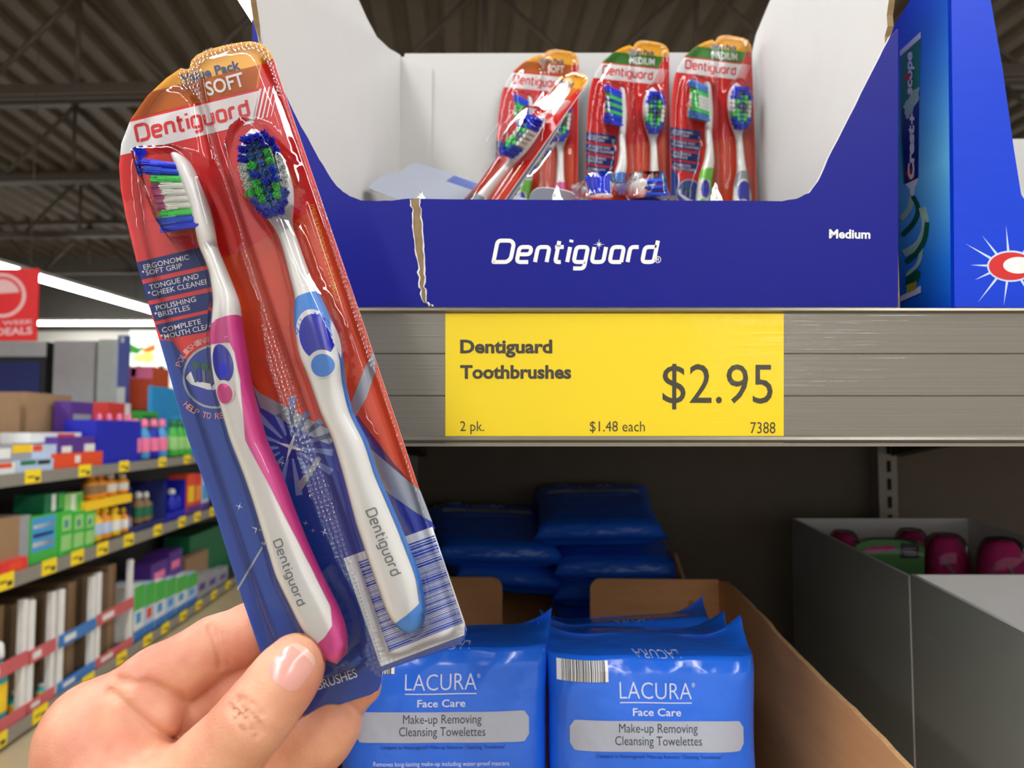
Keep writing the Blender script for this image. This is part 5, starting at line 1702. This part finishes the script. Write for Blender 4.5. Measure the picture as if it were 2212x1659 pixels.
def hand_sdf(P):
    P = P.astype(np.float32)
    thumb = chain(P, THUMB, .010)
    d = None
    for a, b, k in PALM:
        c = capsule(P, a[0], b[0], a[1], b[1])
        d = c if d is None else smin(d, c, k)
    for a, b, k in ARM:
        d = smin(d, capsule(P, a[0], b[0], a[1], b[1]), k)
    idx = chain(P, INDEX, .008)
    # fleshy swelling between the finger creases
    for (x, y, z, r) in ((405, 1440, .2655, 56), (530, 1378, .2685, 51)):
        q, rr = J(x, y, z, r)
        idx = smin(idx, np.linalg.norm(P - q, axis=1) - rr, .006)
    d = smin(d, idx, .0065)
    rest = None
    for ch in (MIDDLE, RING, PINKY):
        c = chain(P, ch, .008)
        rest = c if rest is None else smin(rest, c, .0012)
    root = smin(d, rest, .0022)
    d = root
    for a, b in PAD:
        d = smin(d, capsule(P, a[0], b[0], a[1], b[1]), .0035)
    d = smin(d, thumb, .0045)
    # knuckle of the thumb
    q, rr = J(548, 1558, .2352, 50)
    d = smin(d, np.linalg.norm(P - q, axis=1) - rr, .008)
    # creases
    rel = P - np.array(CAM, dtype=np.float32)
    zc = rel @ np.array(AF, dtype=np.float32)
    zc = np.maximum(zc, .01)
    px = CX + FPX * (rel @ np.array(AR, dtype=np.float32)) / zc
    py = CY - FPX * (rel @ np.array(AU, dtype=np.float32)) / zc
    near = np.abs(d) < .004
    for line, dep, hw, (z0, z1) in CREASES:
        xs_, ys_ = [p[0] for p in line], [p[1] for p in line]
        m = near & (zc > z0) & (zc < z1) & (px > min(xs_) - 40) & (px < max(xs_) + 40) & (py > min(ys_) - 40) & (py < max(ys_) + 40)
        if not m.any():
            continue
        Q = np.stack([px[m], py[m]], 1)
        dd = np.full(len(Q), 1e6)
        for a, b in zip(line, line[1:]):
            a, b = np.array(a, float), np.array(b, float)
            e = b - a
            t = np.clip(((Q - a) @ e) / (e @ e), 0, 1)
            dd = np.minimum(dd, np.linalg.norm(Q - a - t[:, None] * e, axis=1))
        d[m] += (1.7 * dep * np.exp(-(dd / hw) ** 2)).astype(np.float32)
    # fine unevenness of skin
    d += (.00012 * np.sin(P[:, 0] * 900) * np.sin(P[:, 1] * 700 + 1) * np.sin(P[:, 2] * 820 + 2)).astype(np.float32)
    # flat of the thumb nail bed and the pads pressed on the card
    return d

def surface_nets(fn, lo, hi, h):
    n = [int((hi[i] - lo[i]) / h) + 2 for i in range(3)]
    ax = [np.float32(lo[i]) + np.float32(h) * np.arange(n[i], dtype=np.float32) for i in range(3)]
    # coarse pass first: only evaluate finely near the surface
    Fv = np.full(n, 1.0, np.float32)
    s = 6
    ci = [np.arange(0, n[i], s) for i in range(3)]
    G = np.stack(np.meshgrid(*[ax[i][ci[i]] for i in range(3)], indexing='ij'), -1).reshape(-1, 3)
    D = fn(G).reshape([len(c) for c in ci])
    for i in range(len(ci[0])):
        for j in range(len(ci[1])):
            for k in range(len(ci[2])):
                v = D[i, j, k]
                if abs(v) > h * s * 2.2:
                    Fv[ci[0][i]:ci[0][i] + s, ci[1][j]:ci[1][j] + s, ci[2][k]:ci[2][k] + s] = v
                else:
                    Fv[ci[0][i]:ci[0][i] + s, ci[1][j]:ci[1][j] + s, ci[2][k]:ci[2][k] + s] = np.nan
    m = np.isnan(Fv)
    I = np.argwhere(m)
    vals = np.empty(len(I), np.float32)
    for c0 in range(0, len(I), 400000):
        q = I[c0:c0 + 400000]
        P = np.stack([ax[0][q[:, 0]], ax[1][q[:, 1]], ax[2][q[:, 2]]], 1)
        vals[c0:c0 + 400000] = fn(P)
    Fv[m] = vals
    ins = Fv < 0
    nx, ny, nz = n
    cnt = np.zeros((nx - 1, ny - 1, nz - 1), np.int8)
    acc = np.zeros((nx - 1, ny - 1, nz - 1, 3), np.float32)
    num = np.zeros((nx - 1, ny - 1, nz - 1), np.float32)
    sl = lambda o, a: slice(o, a - 1 + o)
    for dx in (0, 1):
        for dy in (0, 1):
            for dz in (0, 1):
                cnt += ins[sl(dx, nx), sl(dy, ny), sl(dz, nz)]
    corners = [(a, b, c) for a in (0, 1) for b in (0, 1) for c in (0, 1)]
    for c in corners:
        for axis in range(3):
            if c[axis] == 0:
                e = list(c); e[axis] = 1
                A = Fv[sl(c[0], nx), sl(c[1], ny), sl(c[2], nz)]
                B_ = Fv[sl(e[0], nx), sl(e[1], ny), sl(e[2], nz)]
                cr = (A < 0) != (B_ < 0)
                t = np.where(cr, A / np.where(cr, A - B_, 1), 0)
                for k in range(3):
                    acc[..., k] += np.where(cr, c[k] + (t if k == axis else 0), 0)
                num += cr
    act = (cnt > 0) & (cnt < 8)
    idx = -np.ones(act.shape, np.int64)
    A_ = np.argwhere(act)
    idx[act] = np.arange(len(A_))
    V = np.array(lo, np.float32) + h * (A_ + acc[act] / num[act][:, None])
    Fc = []
    for axis in range(3):
        a1, a2 = (axis + 1) % 3, (axis + 2) % 3
        s0 = [slice(1, -1)] * 3; s1 = [slice(1, -1)] * 3
        s0[axis] = slice(0, n[axis] - 1); s1[axis] = slice(1, n[axis])
        A = ins[tuple(s0)]; B_ = ins[tuple(s1)]
        cr = np.argwhere(A != B_)
        if not len(cr):
            continue
        flip = A[tuple(cr.T)]
        g = cr.copy()
        for a in (a1, a2):
            g[:, a] += 1
        def cell(o1, o2):
            q = g.copy(); q[:, a1] -= o1; q[:, a2] -= o2
            return idx[tuple(q.T)]
        q = np.stack([cell(1, 1), cell(0, 1), cell(0, 0), cell(1, 0)], 1)
        q[~flip] = q[~flip][:, ::-1]
        Fc.append(q)
    Fc = np.concatenate(Fc)
    return V, Fc[(Fc >= 0).all(1)]

allj = THUMB + INDEX + MIDDLE + RING + PINKY + [x for t in PALM + PAD + ARM for x in t[:2]]
lo = np.min([p - r for p, r in allj], 0) - .006
hi = np.max([p + r for p, r in allj], 0) + .006
V, Fc = surface_nets(hand_sdf, lo, hi, .0010)

def skin_material():
    m = bpy.data.materials.new('skin')
    m.use_nodes = True
    nt = m.node_tree
    N, L = nt.nodes, nt.links
    b = N['Principled BSDF']
    b.inputs['Roughness'].default_value = .46
    b.inputs['Specular IOR Level'].default_value = .45
    b.inputs['Subsurface Weight'].default_value = .25
    b.inputs['Subsurface Radius'].default_value = (1.0, .35, .2)
    b.inputs['Subsurface Scale'].default_value = .003
    tc = N.new('ShaderNodeTexCoord')
    n1 = N.new('ShaderNodeTexNoise'); n1.inputs['Scale'].default_value = 38; n1.inputs['Detail'].default_value = 3
    L.new(tc.outputs['Object'], n1.inputs['Vector'])
    cr = N.new('ShaderNodeValToRGB')
    e = cr.color_ramp.elements
    e[0].position, e[0].color = .35, (lin(208), lin(136), lin(110), 1)
    e[1].position, e[1].color = .65, (lin(228), lin(170), lin(136), 1)
    L.new(n1.outputs['Fac'], cr.inputs['Fac'])
    L.new(cr.outputs['Color'], b.inputs['Base Color'])
    n2 = N.new('ShaderNodeTexVoronoi'); n2.inputs['Scale'].default_value = 1100
    L.new(tc.outputs['Object'], n2.inputs['Vector'])
    n3 = N.new('ShaderNodeTexNoise'); n3.inputs['Scale'].default_value = 420; n3.inputs['Detail'].default_value = 4
    L.new(tc.outputs['Object'], n3.inputs['Vector'])
    ad = N.new('ShaderNodeMath'); ad.operation = 'ADD'
    L.new(n2.outputs['Distance'], ad.inputs[0]); L.new(n3.outputs['Fac'], ad.inputs[1])
    bp = N.new('ShaderNodeBump'); bp.inputs['Strength'].default_value = .22; bp.inputs['Distance'].default_value = .0004
    L.new(ad.outputs[0], bp.inputs['Height'])
    L.new(bp.outputs['Normal'], b.inputs['Normal'])
    return m
M_skin = skin_material()
mb = MB()
mb.v = [Vector(p) for p in V.tolist()]
mb.f = Fc.tolist()
mb.mats = [M_skin]
mb.m = [0] * len(mb.f)
mb.s = [True] * len(mb.f)
HB = mb.build('hand', origin=cp(300, 1700, .25))
tag(HB, 'bare left hand entering from below with thumb over the toothbrush pack', 'hand')

# thumb nail: a thin curved plate laid on the thumb's own surface
M_nail = mat('thumb nail', (226, 164, 152), .20, spec=.6, var=.03, sss=.1)
M_tip = mat('nail free edge', (232, 182, 164), .25, var=0)
def hit(px, py, z0=.215, z1=.262):
    zs = np.linspace(z0, z1, 240)
    P = np.array([cp(px, py, z) for z in zs], np.float32)
    d = hand_sdf(P)
    k = int(np.argmax(d < 0))
    if d[k] >= 0 or k == 0:
        return None
    t = d[k - 1] / (d[k - 1] - d[k])
    return cp(px, py, zs[k - 1] + (zs[k] - zs[k - 1]) * t)
ax_ = np.array([.66, -.75]); pr_ = np.array([.75, .66])
c0 = np.array([632, 1440])
rows_n, rows_t = [], []
for i in range(15):
    t = -1 + 2 * i / 14
    hw = 40 * (1 - .10 * t) * (1 - max(0, -t - .35) ** 2 * 1.3) ** .5 * (1 - max(0, t - .45) ** 2 * 1.5) ** .5
    row = []
    for j in range(13):
        s_ = -1 + 2 * j / 12
        q = c0 + ax_ * (t * 50 + 5 * (s_ * s_) * (-t)) + pr_ * (s_ * hw)
        h = hit(*q)
        if h is None:
            h = row[-1] if row else cp(q[0], q[1], .236)
        lift = .0005 * (1 - s_ ** 4) * (.55 + .45 * t) + .00005
        row.append(h + (CAM - h).normalized() * lift)
    (rows_n if t < .74 else rows_t).append(row)
rows_t.insert(0, rows_n[-1])
mb = MB()
mb.grid(rows_n, M_nail, True)
mb.grid(rows_t, M_tip, True)
mb.build('thumbnail', HB)
